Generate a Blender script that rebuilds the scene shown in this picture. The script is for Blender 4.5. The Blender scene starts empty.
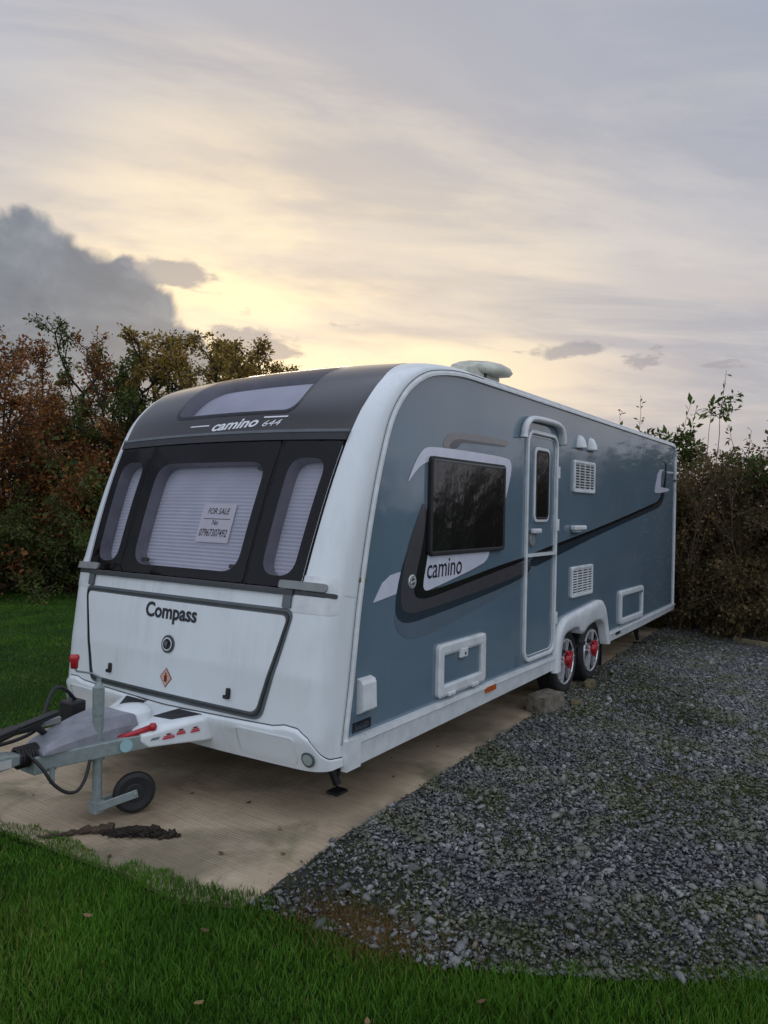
import bpy, bmesh, math, random
import numpy as np
from mathutils import Vector, Matrix
R=math.radians; PI=math.pi
sc=bpy.context.scene
COL=sc.collection
W=2.27

# ------------------------------------------------------------------ helpers
def put(o,label=None,cat=None,group=None,kind=None,parent=None):
    if o.name not in COL.objects: COL.objects.link(o)
    if parent is not None: o.parent=parent
    if label: o['label']=label
    if cat: o['category']=cat
    if group: o['group']=group
    if kind: o['kind']=kind
    return o
def empty(name,loc,label,cat,group=None,rz=0):
    o=bpy.data.objects.new(name,None); o.location=loc; o.rotation_euler=(0,0,rz); o.empty_display_size=.1
    return put(o,label,cat,group)
def mesh(name,V,F,mat,parent=None,smooth=False,off=None,**kw):
    me=bpy.data.meshes.new(name)
    V=np.asarray(V,float)
    if parent is not None and off is None: off=ROOT.get(parent.name)
    if off is not None: V=V-np.array(off)
    me.from_pydata([tuple(v) for v in V],[],[tuple(f) for f in F]); me.validate(); me.update()
    if smooth: me.polygons.foreach_set('use_smooth',[True]*len(me.polygons))
    if mat: me.materials.append(mat)
    o=bpy.data.objects.new(name,me)
    if off is not None: ROOT[o.name]=tuple(off)
    return put(o,parent=parent,**kw)
ROOT={}
def recalc(o):
    bm=bmesh.new(); bm.from_mesh(o.data); bmesh.ops.remove_doubles(bm,verts=bm.verts,dist=1e-5); bmesh.ops.recalc_face_normals(bm,faces=bm.faces); bm.to_mesh(o.data); bm.free(); return o
def bevel(o,w,seg=2,ang=40):
    m=o.modifiers.new('bevel','BEVEL'); m.width=w; m.segments=seg; m.limit_method='ANGLE'; m.angle_limit=R(ang); return o
def spline(P,n=8):
    P=[np.array(p,float) for p in P]; o=[]
    for i in range(len(P)-1):
        a=P[max(i-1,0)];b=P[i];c=P[i+1];d=P[min(i+2,len(P)-1)]
        for k in range(n): t=k/n; o.append(.5*((2*b)+(-a+c)*t+(2*a-5*b+4*c-d)*t*t+(-a+3*b-3*c+d)*t**3))
    return o+[P[-1]]
class MB:
    def __init__(s): s.V=[]; s.F=[]
    def add(s,V,F):
        n=len(s.V); s.V+= [tuple(map(float,v)) for v in V]; s.F+=[tuple(i+n for i in f) for f in F]; return s
    def box(s,a,b):
        (x0,y0,z0),(x1,y1,z1)=a,b
        V=[(x0,y0,z0),(x1,y0,z0),(x1,y1,z0),(x0,y1,z0),(x0,y0,z1),(x1,y0,z1),(x1,y1,z1),(x0,y1,z1)]
        return s.add(V,[(0,3,2,1),(4,5,6,7),(0,1,5,4),(1,2,6,5),(2,3,7,6),(3,0,4,7)])
    def obox(s,c,ax,ay,az):   # oriented box: centre and three half axes
        c,ax,ay,az=[np.array(v,float) for v in (c,ax,ay,az)]
        V=[c+i*ax+j*ay+k*az for k in (-1,1) for i,j in ((-1,-1),(1,-1),(1,1),(-1,1))]
        return s.add(V,[(0,3,2,1),(4,5,6,7),(0,1,5,4),(1,2,6,5),(2,3,7,6),(3,0,4,7)])
    def beam(s,a,b,w,h,up=(0,0,1)):
        a,b=np.array(a,float),np.array(b,float); d=b-a; L=np.linalg.norm(d); d/=L
        sd=np.cross(d,up); sd/=np.linalg.norm(sd); u=np.cross(sd,d)
        return s.obox((a+b)/2,d*L/2,sd*w/2,u*h/2)
    def tube(s,pts,r,n=10,cap=True):
        pts=[np.array(q,float) for q in pts]; rr=r if hasattr(r,'__len__') else [r]*len(pts)
        V=[];F=[]; prev=None
        for i,q in enumerate(pts):
            d=pts[min(i+1,len(pts)-1)]-pts[max(i-1,0)]; d/=np.linalg.norm(d)+1e-12
            if prev is None:
                a=np.cross(d,(0,0,1)); 
                if np.linalg.norm(a)<.1: a=np.cross(d,(0,1,0))
            else: a=prev-d*(prev@d)
            a/=np.linalg.norm(a); prev=a; b=np.cross(d,a)
            for k in range(n):
                t=2*PI*k/n; V.append(q+rr[i]*(math.cos(t)*a+math.sin(t)*b))
        for i in range(len(pts)-1):
            for k in range(n): F.append((i*n+k,i*n+(k+1)%n,(i+1)*n+(k+1)%n,(i+1)*n+k))
        if cap: F.append(tuple(range(n))[::-1]); F.append(tuple((len(pts)-1)*n+k for k in range(n)))
        return s.add(V,F)
    def lathe(s,prof,c,axis='y',n=32):   # prof: (radius, distance along the axis)
        V=[];F=[]
        for (r,h) in prof:
            for k in range(n):
                t=2*PI*k/n; a,b=r*math.cos(t),r*math.sin(t)
                v={'y':(a,h,b),'x':(h,a,b),'z':(a,b,h)}[axis]; V.append(np.array(c)+v)
        m=len(prof)
        for i in range(m-1):
            for k in range(n): F.append((i*n+k,i*n+(k+1)%n,(i+1)*n+(k+1)%n,(i+1)*n+k))
        return s.add(V,F)
    def prism(s,poly,y0,y1):    # poly in (x,z), extruded along y
        n=len(poly); V=[(x,y0,z) for x,z in poly]+[(x,y1,z) for x,z in poly]
        F=[tuple(range(n)),tuple(range(2*n-1,n-1,-1))]+[(i,i+n,(i+1)%n+n,(i+1)%n) for i in range(n)]
        return s.add(V,F)
    def build(s,name,mat,parent=None,smooth=False,**kw):
        return mesh(name,s.V,s.F,mat,parent,smooth,**kw)
def smoothpoly(P,it=2):       # Chaikin rounding of a closed outline
    P=[np.array(q,float) for q in P]
    for _ in range(it):
        Q=[]
        for i in range(len(P)):
            a,b=P[i],P[(i+1)%len(P)]; Q+=[a*.75+b*.25,a*.25+b*.75]
        P=Q
    return [tuple(q) for q in P]
def rrect(x0,x1,z0,z1,r,n=6):
    o=[]
    for cx,cz,a0 in ((x1-r,z0+r,-90),(x1-r,z1-r,0),(x0+r,z1-r,90),(x0+r,z0+r,180)):
        for k in range(n+1):
            a=R(a0+90*k/n); o.append((cx+r*math.cos(a),cz+r*math.sin(a)))
    return o
def roundquad(C,r,n=6):       # corners C of a convex quad, rounded with radius about r
    o=[];C=[np.array(c,float) for c in C]
    for i in range(len(C)):
        p0,p1,p2=C[i-1],C[i],C[(i+1)%len(C)]
        a=(p0-p1)/np.linalg.norm(p0-p1); b=(p2-p1)/np.linalg.norm(p2-p1)
        for k in range(n+1):
            t=k/n; o.append(p1+a*r*(1-t)**2+b*r*t**2)
    return o

# ------------------------------------------------------------------ materials
def newmat(name):
    m=bpy.data.materials.new(name); m.use_nodes=True; nt=m.node_tree; return m,nt,nt.nodes['Principled BSDF']
def nd(nt,t,**k):
    n=nt.nodes.new(t)
    for a,b in k.items(): setattr(n,a,b)
    return n
def ramp(nt,fac,stops,interp='LINEAR'):
    r=nd(nt,'ShaderNodeValToRGB'); r.color_ramp.interpolation=interp
    e=r.color_ramp.elements
    while len(e)<len(stops): e.new(.5)
    for i,(p,c) in enumerate(stops): e[i].position=p; e[i].color=tuple(c)+((1,) if len(c)==3 else ())
    nt.links.new(fac,r.inputs[0]); return r.outputs[0]
def noise(nt,scale,detail=4,rough=.55,vec=None,dist=0):
    n=nd(nt,'ShaderNodeTexNoise'); n.inputs['Scale'].default_value=scale; n.inputs['Detail'].default_value=detail; n.inputs['Roughness'].default_value=rough; n.inputs['Distortion'].default_value=dist
    if vec is not None: nt.links.new(vec,n.inputs['Vector'])
    return n.outputs['Fac']
def objvec(nt,sc_=(1,1,1)):
    t=nd(nt,'ShaderNodeNewGeometry'); m=nd(nt,'ShaderNodeMapping'); m.inputs['Scale'].default_value=sc_
    nt.links.new(t.outputs['Position'],m.inputs['Vector']); return m.outputs['Vector']
def mix(nt,fac,a,b,mode='MIX'):
    n=nd(nt,'ShaderNodeMix',data_type='RGBA',blend_type=mode)
    for s,v in ((0,fac),(6,a),(7,b)):
        if isinstance(v,(int,float)): n.inputs[s].default_value=v
        elif isinstance(v,tuple): n.inputs[s].default_value=v+((1,) if len(v)==3 else ())
        else: nt.links.new(v,n.inputs[s])
    return n.outputs[2]
def bump(nt,p,h,dist,strength=1):
    b=nd(nt,'ShaderNodeBump'); b.inputs['Distance'].default_value=dist; b.inputs['Strength'].default_value=strength
    nt.links.new(h,b.inputs['Height']); nt.links.new(b.outputs[0],p.inputs['Normal'])
def simple(name,col,rough=.5,metal=0,coat=0,dirt=.12,nscale=9,bumpd=0,spec=.5):
    m,nt,p=newmat(name); v=objvec(nt)
    f=noise(nt,nscale,5,.6,v)
    dk=tuple(c*(1-dirt*2.2) for c in col); lt=tuple(min(1,c*(1+dirt*.5)) for c in col)
    nt.links.new(ramp(nt,f,[(.3,dk),(.62,col),(.8,lt)]),p.inputs['Base Color'])
    f2=noise(nt,nscale*3.1,3,.6,v)
    mr=nd(nt,'ShaderNodeMapRange'); mr.inputs[3].default_value=max(0,rough-.08); mr.inputs[4].default_value=min(1,rough+.12); nt.links.new(f2,mr.inputs[0]); nt.links.new(mr.outputs[0],p.inputs['Roughness'])
    p.inputs['Metallic'].default_value=metal; p.inputs['Coat Weight'].default_value=coat; p.inputs['Coat Roughness'].default_value=.08
    p.inputs['Specular IOR Level'].default_value=spec
    if bumpd: bump(nt,p,noise(nt,nscale*12,4,.6,v),bumpd)
    return m
M={}
def gelcoat(name,col):
    m,nt,p=newmat(name); v=objvec(nt); vs=objvec(nt,(14,14,1.2))
    streak=noise(nt,1.0,5,.6,vs); blotch=noise(nt,2.3,5,.6,v); fine=noise(nt,60,3,.6,v)
    s=ramp(nt,streak,[(.42,(0,0,0)),(.75,(1,1,1))]); b=ramp(nt,blotch,[(.4,(0,0,0)),(.7,(1,1,1))])
    mm=nd(nt,'ShaderNodeMath',operation='MULTIPLY'); nt.links.new(s,mm.inputs[0]); nt.links.new(b,mm.inputs[1])
    m2=nd(nt,'ShaderNodeMath',operation='MULTIPLY'); m2.inputs[1].default_value=.5; nt.links.new(mm.outputs[0],m2.inputs[0])
    c=mix(nt,m2.outputs[0],col,(col[0]*.55,col[1]*.58,col[2]*.52)); nt.links.new(c,p.inputs['Base Color'])
    mr=nd(nt,'ShaderNodeMapRange'); mr.inputs[3].default_value=.22; mr.inputs[4].default_value=.42; nt.links.new(fine,mr.inputs[0]); nt.links.new(mr.outputs[0],p.inputs['Roughness'])
    p.inputs['Coat Weight'].default_value=.35; p.inputs['Coat Roughness'].default_value=.08
    bump(nt,p,noise(nt,3,3,.5,v),.006,.5)
    return m
M['white']=gelcoat('white_gelcoat',(.68,.72,.73))
M['trimwhite']=simple('trim_white',(.66,.69,.69),.35,coat=.2,dirt=.10)
def panelpaint():
    m,nt,p=newmat('slate_blue_panel'); v=objvec(nt)
    f=noise(nt,1.3,4,.5,v); c=ramp(nt,f,[(.3,(.106,.160,.202)),(.7,(.126,.186,.232))])
    st=ramp(nt,noise(nt,1.0,5,.6,objvec(nt,(9,9,.8))),[(.50,(0,0,0)),(.8,(.35,.35,.35))]); c=mix(nt,st,c,(.16,.175,.17)); nt.links.new(c,p.inputs['Base Color']); p.inputs['Roughness'].default_value=.2
    dust=noise(nt,25,5,.65,v); mr=nd(nt,'ShaderNodeMapRange'); mr.inputs[3].default_value=.04; mr.inputs[4].default_value=.12; nt.links.new(dust,mr.inputs[0]); nt.links.new(mr.outputs[0],p.inputs['Roughness'])
    p.inputs['Coat Weight'].default_value=.5; p.inputs['Coat Roughness'].default_value=.05
    bump(nt,p,noise(nt,2.2,3,.5,v),.007,.6)
    return m
M['blue']=panelpaint()
def vinyl(n,c): return simple(n,c,.18,coat=.4,dirt=.05)
M['v_dkb']=vinyl('vinyl_dark_blue',(.022,.036,.05)); M['v_mid']=vinyl('vinyl_grey',(.065,.062,.07)); M['v_blk']=vinyl('vinyl_black',(.006,.006,.008))
M['v_lt']=vinyl('vinyl_light_blue',(.11,.15,.185)); M['v_white']=vinyl('vinyl_white',(.62,.64,.72)); M['v_gold']=vinyl('vinyl_grey_brown',(.16,.155,.155))
M['ink']=simple('lettering_dark',(.012,.012,.02),.35,dirt=0); M['inkw']=simple('lettering_white',(.75,.75,.77),.35,dirt=.02)
M['dark']=simple('dark_tinted_acrylic',(.010,.008,.010),.9,dirt=.1,spec=0)
M['smoke']=simple('smoked_front_panel',(.017,.013,.016),.10,coat=.25,dirt=.1)
M['sideglass']=simple('dark_window_acrylic',(.008,.008,.010),.08,coat=.3,dirt=.1)
M['rubber']=simple('black_rubber',(.013,.013,.014),.6,dirt=.15,nscale=30,bumpd=.0008)
M['gasket']=simple('black_gasket',(.010,.010,.011),.65,dirt=.05,spec=.2)
M['grey']=simple('grey_plastic',(.22,.235,.23),.45,dirt=.12)
M['seal']=simple('grey_seal',(.10,.115,.12),.4,dirt=.1)
M['sealdark']=simple('dark_seal',(.03,.035,.038),.4,dirt=.1)
M['galv']=simple('galvanised_steel',(.27,.32,.31),.5,metal=.35,dirt=.10,nscale=30,bumpd=.0003)
M['cover']=simple('grey_hitch_cover',(.24,.25,.28),.4,dirt=.12,nscale=14)
M['black']=simple('black_plastic',(.012,.012,.014),.5,dirt=.15)
M['red']=simple('red_plastic',(.42,.012,.02),.35,coat=.2,dirt=.1)
M['chrome']=simple('bright_alloy',(.78,.79,.80),.30,metal=.55,dirt=.08)
M['alloydark']=simple('dark_alloy',(.03,.03,.035),.35,metal=.3,dirt=.1)
M['cream']=simple('cream_plastic',(.55,.55,.46),.5,dirt=.15)
M['roof']=simple('roof_white',(.5,.52,.53),.45,dirt=.15)
M['lining']=simple('grey_lining',(.22,.22,.25),.6,dirt=.1)
def blindmat():
    m,nt,p=newmat('pleated_blind_fabric'); v=objvec(nt)
    nt.links.new(ramp(nt,noise(nt,5,3,.5,v),[(.3,(.62,.64,.71)),(.7,(.70,.72,.79))]),p.inputs['Base Color']); p.inputs['Roughness'].default_value=.8; return m
M['blind']=blindmat()
def panemat(name,tint,boost=1.0):
    m,nt,p=newmat(name); nt.nodes.remove(p); out=nt.nodes['Material Output']
    t=nd(nt,'ShaderNodeBsdfTransparent'); t.inputs[0].default_value=tint+(1,)
    g=nd(nt,'ShaderNodeBsdfGlossy'); g.inputs['Roughness'].default_value=.03; g.inputs[0].default_value=(1,1,1,1)
    f=nd(nt,'ShaderNodeFresnel'); f.inputs[0].default_value=1.5
    b=nd(nt,'ShaderNodeMath',operation='MULTIPLY_ADD'); b.inputs[1].default_value=boost; b.inputs[2].default_value=.0; nt.links.new(f.outputs[0],b.inputs[0])
    s=nd(nt,'ShaderNodeMixShader'); nt.links.new(b.outputs[0],s.inputs[0]); nt.links.new(t.outputs[0],s.inputs[1]); nt.links.new(g.outputs[0],s.inputs[2]); nt.links.new(s.outputs[0],out.inputs[0])
    return m
M['pane']=panemat('smoked_pane',(.74,.73,.76),.40); M['sidepane']=panemat('dark_pane',(.22,.22,.24))
b_=M['sideglass'].node_tree; bump(b_,b_.nodes['Principled BSDF'],noise(b_,4,3,.5,objvec(b_)),.02,.6)
M['amber']=simple('amber_lens',(.45,.09,.01),.25,coat=.5,dirt=.05); M['lens']=simple('clear_lens',(.35,.42,.40),.15,coat=.6,dirt=.1)
M['paper']=simple('paper',(.85,.83,.85),.8,dirt=.03)
M['peach']=simple('warning_sticker_peach',(.55,.33,.24),.5,dirt=.05); M['dkred']=simple('dark_red_print',(.12,.01,.01),.5,dirt=0); M['redprint']=simple('red_print',(.5,.03,.05),.5,dirt=0)
M['teal']=simple('pale_teal_sticker',(.30,.48,.50),.5,dirt=.03); M['gold']=simple('brass_emblem',(.28,.22,.10),.35,metal=.6,dirt=.2)
M['wood']=simple('old_timber',(.27,.22,.13),.85,dirt=.25,nscale=7,bumpd=.003)

# ------------------------------------------------------------------ caravan body surface
PR=np.array([(-.045,.24),(-.075,.28),(-.065,.42),(-.015,.73),(.046,1.165),(.167,1.717),(.305,2.133),(.405,2.288),(.528,2.402),(.705,2.495),(.89,2.54),(1.15,2.57),(1.5,2.575),(7.15,2.56)])
AZ=[.08,.128,.198,.228,.228,.17,.122,.10,.08,.065,.06,.05,.05,.05]
BZ=[.05,.05,.06,.06,.06,.06,.06,.05,.05,.04,.04,.04,.04,.04]
CS=np.concatenate([[0],np.cumsum(np.hypot(*np.diff(PR,axis=0).T))]); SEND=CS[-1]
def cr(s,V):
    V=np.asarray(V,float); n=len(CS); i=np.clip(np.searchsorted(CS,s,side='right')-1,0,n-2)
    h=CS[i+1]-CS[i]; t=(s-CS[i])/h
    def tan(k):
        a=np.clip(k-1,0,n-1); b=np.clip(k+1,0,n-1); return (V[b]-V[a])/(CS[b]-CS[a])
    m0=tan(i)*h; m1=tan(i+1)*h
    return (2*t**3-3*t**2+1)*V[i]+(t**3-2*t**2+t)*m0+(-2*t**3+3*t**2)*V[i+1]+(t**3-t**2)*m1
CP=3.2
def surf(s,y,off=0.0):
    s=np.asarray(s,float); y=np.asarray(y,float)+0*s; s=s+0*y
    x=cr(s,PR[:,0]);z=cr(s,PR[:,1]); e=.004
    dx=cr(s+e,PR[:,0])-cr(s-e,PR[:,0]); dz=cr(s+e,PR[:,1])-cr(s-e,PR[:,1]); n=np.hypot(dx,dz)
    nx,nz=-dz/n,dx/n
    ye=np.clip(np.minimum(y,W-y),0,9); c=np.clip(1-(1-np.clip(ye/.20,0,1))**CP,0,1)**(1/CP); tt=2*y/W-1
    D=np.interp(s,CS,AZ)*c+np.interp(s,CS,BZ)*np.clip(1-tt*tt,0,1)
    # offset along the full surface normal, split into profile normal and sideways part near the corners
    if np.any(off!=0):
        r=1-np.clip(ye/.20,0,1); ny=np.where(y<W/2,-1,1)*r**3; k=np.sqrt(np.clip(1-ny**2,0,1))
        return np.stack([x+nx*(D+off*k),y+off*ny,z+nz*(D+off*k)],-1)
    return np.stack([x+nx*D,y,z+nz*D],-1)
def gridmesh(P):      # P: array (n,m,3)
    n,m=P.shape[:2]; V=P.reshape(-1,3)
    F=[(i*m+j,i*m+j+1,(i+1)*m+j+1,(i+1)*m+j) for i in range(n-1) for j in range(m-1)]
    return V,F
def warp(a,b,n):      # parameters from a to b, denser near the rounded corners
    return np.linspace(a,b,n)
def patch(name,s0,s1,ya,yb,off,mat,parent,ns=24,ny=24,thick=0,corner=0,**kw):
    S=np.linspace(s0,s1,ns); fa=ya if callable(ya) else (lambda s:ya+0*s); fb=yb if callable(yb) else (lambda s:yb+0*s)
    T=np.linspace(0,1,ny)
    if corner==1: T=T**2.2
    if corner==2: T=1-(1-T)**2.2
    if corner==4: T=.5*T+.5*(.5-.5*np.cos(PI*(.5-.5*np.cos(PI*T))))
    if corner==3: T=.5-.5*np.cos(PI*T); T=.5-.5*np.cos(PI*T)
    SS,TT=np.meshgrid(S,T,indexing='ij'); YY=fa(SS)*(1-TT)+fb(SS)*TT
    P=surf(SS,YY,off); V,F=gridmesh(P); V=list(V); n=len(V)
    if thick:
        P2=surf(SS,YY,off-thick).reshape(-1,3); V+=list(P.reshape(-1,3)); V+=list(P2)
        m=ny; edge=[(i,0) for i in range(ns)]+[(ns-1,j) for j in range(1,ny)]+[(i,ny-1) for i in range(ns-2,-1,-1)]+[(0,j) for j in range(ny-2,-1,-1)]
        idx=[i*m+j for i,j in edge]
        for a,b in zip(idx,idx[1:]): F.append((a+n,b+n,b+2*n,a+2*n))
    return mesh(name,V,F,mat,parent,smooth=True,**kw)
def dens(P,Q=None,step=.035):
    P=np.array(P,float); Q=P if Q is None else np.array(Q,float); a=[];b=[]
    for i in range(len(P)):
        j=(i+1)%len(P); k=max(1,int(max(np.linalg.norm(P[j]-P[i]),np.linalg.norm(Q[j]-Q[i]))/step))
        for t in range(k): a.append(P[i]+(P[j]-P[i])*t/k); b.append(Q[i]+(Q[j]-Q[i])*t/k)
    return np.array(a),np.array(b)
def ring(name,outer,inner,off,mat,parent,rings=6,depth=0,**kw):   # skin between two loops given in (s,y)
    A,B=dens(outer,inner); n=len(A); V=[];F=[]
    for k in range(rings+1):
        t=k/rings; Q=A*(1-t)+B*t; V+=list(surf(Q[:,0],Q[:,1],off))
    for k in range(rings):
        for i in range(n): j=(i+1)%n; F.append((k*n+i,k*n+j,(k+1)*n+j,(k+1)*n+i))
    if depth:
        b=len(V); V+=list(surf(A[:,0],A[:,1],off))+list(surf(A[:,0],A[:,1],off-depth))
        for i in range(n): j=(i+1)%n; F.append((b+i,b+j,b+n+j,b+n+i))
    o=mesh(name,V,F,mat,parent,smooth=True,**kw)
    return o
def sink(name,loop,off0,off1,mat,parent,**kw):                     # wall of a recess
    A,_=dens(loop); n=len(A); V=list(surf(A[:,0],A[:,1],off0))+list(surf(A[:,0],A[:,1],off1))
    return mesh(name,V,[(i,(i+1)%n,n+(i+1)%n,n+i) for i in range(n)],mat,parent,smooth=False,**kw)
def fill(name,loop,off,mat,parent,rings=6,depth=0,**kw):
    A=np.array(loop); c=(A.max(0)+A.min(0))/2; return ring(name,loop,list(A*0.002+c*.998),off,mat,parent,rings=rings,depth=depth,**kw)
def front_text(name,txt,s0,y0,width,mat,parent,off,shear=0,bold=0,stretch=1,slope=0,sub=True,**kw):
    # y0 = left end as seen from the front, text runs towards smaller y
    V,F=textmesh(txt,shear,bold); w=V[:,0].max()-V[:,0].min(); k=width/w; u=(V[:,0]-V[:,0].min())*k; v=V[:,1]*k*stretch
    P=surf(s0+v+slope*u,y0-u,off); return mesh(name,P,F,mat,parent,**kw)
def side_text(name,txt,x0,z0,width,mat,parent,y,shear=0,bold=0,stretch=1,slope=0,**kw):
    V,F=textmesh(txt,shear,bold); w=V[:,0].max()-V[:,0].min(); k=width/w; u=(V[:,0]-V[:,0].min())*k; v=V[:,1]*k*stretch
    P=np.stack([x0+u,0*u+y,z0+v+slope*u],-1); return mesh(name,P,F,mat,parent,**kw)
def textmesh(txt,shear=0,bold=0):
    cu=bpy.data.curves.new('t','FONT'); cu.body=txt; cu.shear=shear; cu.offset=bold; cu.size=1; cu.resolution_u=3
    o=bpy.data.objects.new('t',cu); COL.objects.link(o); bpy.context.view_layer.update()
    me=bpy.data.meshes.new_from_object(o.evaluated_get(bpy.context.evaluated_depsgraph_get()))
    V=np.array([v.co[:] for v in me.vertices]); F=[tuple(q.vertices) for q in me.polygons]
    COL.objects.unlink(o); bpy.data.objects.remove(o); bpy.data.curves.remove(cu); bpy.data.meshes.remove(me)
    return V,F

# ------------------------------------------------------------------ the caravan
car=empty('caravan',(3.5,1.135,0),'large twin axle touring caravan, white front and slate blue side, parked on the concrete strip','caravan')
ROOT['caravan']=(3.5,1.135,0)
# white lower front, sides of the front, roof
yc=lambda s:.16
def ym(s):   # inner edge of the white corner mouldings
    return np.interp(s,[.9,1.0,1.8,2.05,2.24,2.46,2.8,3.1],[.20,.19,.14,.115,.12,.17,.26,.34])
ymr=lambda s:W-ym(s)
patch('front_panel',0.062,.955,0,W,0,M['white'],car,ns=40,ny=140,corner=4)
for nm,a,b,c in (('corner_moulding',0,ym,1),('corner_moulding',ymr,W,2)):
    patch(nm,.955,3.1,a,b,0,M['white'],car,ns=70,ny=26,corner=c)
patch('roof',3.1,SEND,0,W,0,M['roof'],car,ns=30,ny=60,corner=3)
# dark top panel with the skylight opening
SK=roundquad([(1.995,.60),(2.50,.60),(2.50,1.67),(1.995,1.67)],.09,6)
def outer_match(loop,quad):   # point of the quad boundary for every loop point (same angle in normalised space)
    A=np.array(loop); c=A.mean(0); q=np.array(quad,float); out=[]
    for p in A:
        d=p-c; best=None
        for i in range(4):
            a,b=q[i],q[(i+1)%4]; e=b-a; den=d[0]*e[1]-d[1]*e[0]
            if abs(den)<1e-9: continue
            t=((a[0]-c[0])*e[1]-(a[1]-c[1])*e[0])/den; u=((a[0]-c[0])*d[1]-(a[1]-c[1])*d[0])/den
            if t>0 and -1e-6<=u<=1+1e-6 and (best is None or t<best): best=t
        out.append(c+d*best)
    return np.array(out)
TOPQ=[(1.862,.55),(2.60,.55),(2.60,1.72),(1.862,1.72)]
def quadring(name,loop,quad,off,mat,parent,rings=4,**kw):
    # sample extra points at the quad corners so the outside stays square
    A=np.array(loop); O=outer_match(loop,quad); q=np.array(quad)
    for c in q: O[np.argmin(((O-c)**2).sum(1))]=c
    return ring(name,list(O),list(A),off,mat,parent,rings=rings,**kw)
mb=MB()
def topgrid(s0,s1,ya,yb,ns=20,ny=24):
    S=np.linspace(s0,s1,ns); T=np.linspace(0,1,ny); SS,TT=np.meshgrid(S,T,indexing='ij'); fa=ya if callable(ya) else (lambda s:ya+0*s); fb=yb if callable(yb) else (lambda s:yb+0*s)
    V,F=gridmesh(surf(SS,fa(SS)*(1-TT)+fb(SS)*TT,.002)); mb.add(V,F)
topgrid(1.862,2.60,ym,.55); topgrid(1.862,2.60,1.72,ymr); topgrid(2.60,3.1,ym,ymr,12,40)
A=np.array(SK); O=outer_match(SK,TOPQ)
for c in np.array(TOPQ): O[np.argmin(((O-c)**2).sum(1))]=c
O,A=dens(O,A); n=len(A);V=[];F=[]
for k in range(7):
    t=k/6; Q=O*(1-t)+A*t; V+=list(surf(Q[:,0],Q[:,1],.002))
for k in range(6):
    for i in range(n): j=(i+1)%n; F.append((k*n+i,k*n+j,(k+1)*n+j,(k+1)*n+i))
mb.add(V,F)
top=recalc(mb.build('dark_top_panel',M['smoke'],car,smooth=True))
def win_unit(name,quad,loop,dep=.085,blind=True,blind_in=.03,label=None,rail=True):
    fr=quadring(name,loop,quad,.004,M['dark'],car,rings=6)
    if label: fr['label']=label
    L=np.array(loop); c=L.mean(0)
    sink('window_lining',loop,.004,-dep,M['lining'],fr)
    s0,s1=L[:,0].min()-.02,L[:,0].max()+.02; y0,y1=L[:,1].min()-.15,L[:,1].max()+.15
    ns=int((s1-s0)/.011); S=np.linspace(s0,s1,ns); Y=np.linspace(max(y0,.05),min(y1,W-.05),26); SS,YY=np.meshgrid(S,Y,indexing='ij')
    P=surf(SS,YY,0.0); Pi=surf(SS,YY*0+W/2,0.0)
    zz=np.where(np.arange(ns)%2==0,.0024,-.0024)[:,None]
    P=surf(SS,YY,-dep-.004+zz)
    V,F=gridmesh(P); mesh('pleated_blind',V,F,M['blind'],fr)
    pn=fill('window_pane',list(outer_match(loop,quad)*.985+c*.015),.016,M['pane'],fr,rings=8,depth=.006)
    return fr
def inset_loop(C,r): return roundquad(C,r,7)
# three front windows (s along the body, y across)
fwC=win_unit('front_window',[(.955,.588),(1.795,.568),(1.795,W-.568),(.955,W-.588)],inset_loop([(1.015,.675),(1.665,.655),(1.665,W-.655),(1.015,W-.675)],.12),label='wide middle window with the paper notice behind it')
fwR=win_unit('front_window',[(.955,.197),(1.795,.142),(1.795,.560),(.955,.580)],inset_loop([(1.02,.275),(1.69,.230),(1.69,.482),(1.02,.495)],.10),label='narrow window by the blue side')
fwL=win_unit('front_window',[(.955,W-.580),(1.795,W-.560),(1.795,W-.142),(.955,W-.197)],inset_loop([(1.02,W-.495),(1.69,W-.482),(1.69,W-.230),(1.02,W-.275)],.10),label='narrow window on the far corner by the hedge')
# raised beads between the panes, top rail
for yy0,yy1 in ((.586,.566),(W-.586,W-.566)):
    patch('window_divider',.955,1.80,lambda s,a=yy0,b=yy1:np.interp(s,[.955,1.8],[a,b])-.007,lambda s,a=yy0,b=yy1:np.interp(s,[.955,1.8],[a,b])+.007,.0145,M['gasket'],car,ns=26,ny=4,thick=.014)
patch('window_top_rail',1.796,1.842,ym,ymr,.018,M['black'],car,ns=5,ny=60,thick=.018)
patch('window_top_trim',1.843,1.861,ym,ymr,.021,M['seal'],car,ns=4,ny=60,thick=.016)
patch('window_sill_seal',.925,.953,.24,W-.24,.017,M['sealdark'],car,ns=4,ny=60,thick=.012)
# opener catches in the middle pane
for ss,yy in ((1.05,.74),(1.05,1.53),(1.64,.72)):
    fill('window_catch',roundquad([(ss-.012,yy-.03),(ss+.012,yy-.03),(ss+.012,yy+.03),(ss-.012,yy+.03)],.008,2),-.03,M['black'],fwC,rings=1,depth=.02)
# skylight
sl=sink('skylight',SK,.002,-.09,M['lining'],car)
S=np.linspace(1.94,2.54,56);Y=np.linspace(.45,1.8,20);SS,YY=np.meshgrid(S,Y,indexing='ij')
V,F=gridmesh(surf(SS,YY,-.094+np.where(np.arange(56)%2==0,.004,-.004)[:,None])); mesh('pleated_blind',V,F,M['blind'],sl)
fill('window_pane',roundquad([(1.975,.58),(2.52,.58),(2.52,1.69),(1.975,1.69)],.1,6),.006,M['pane'],sl,rings=8,depth=.004)
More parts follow.
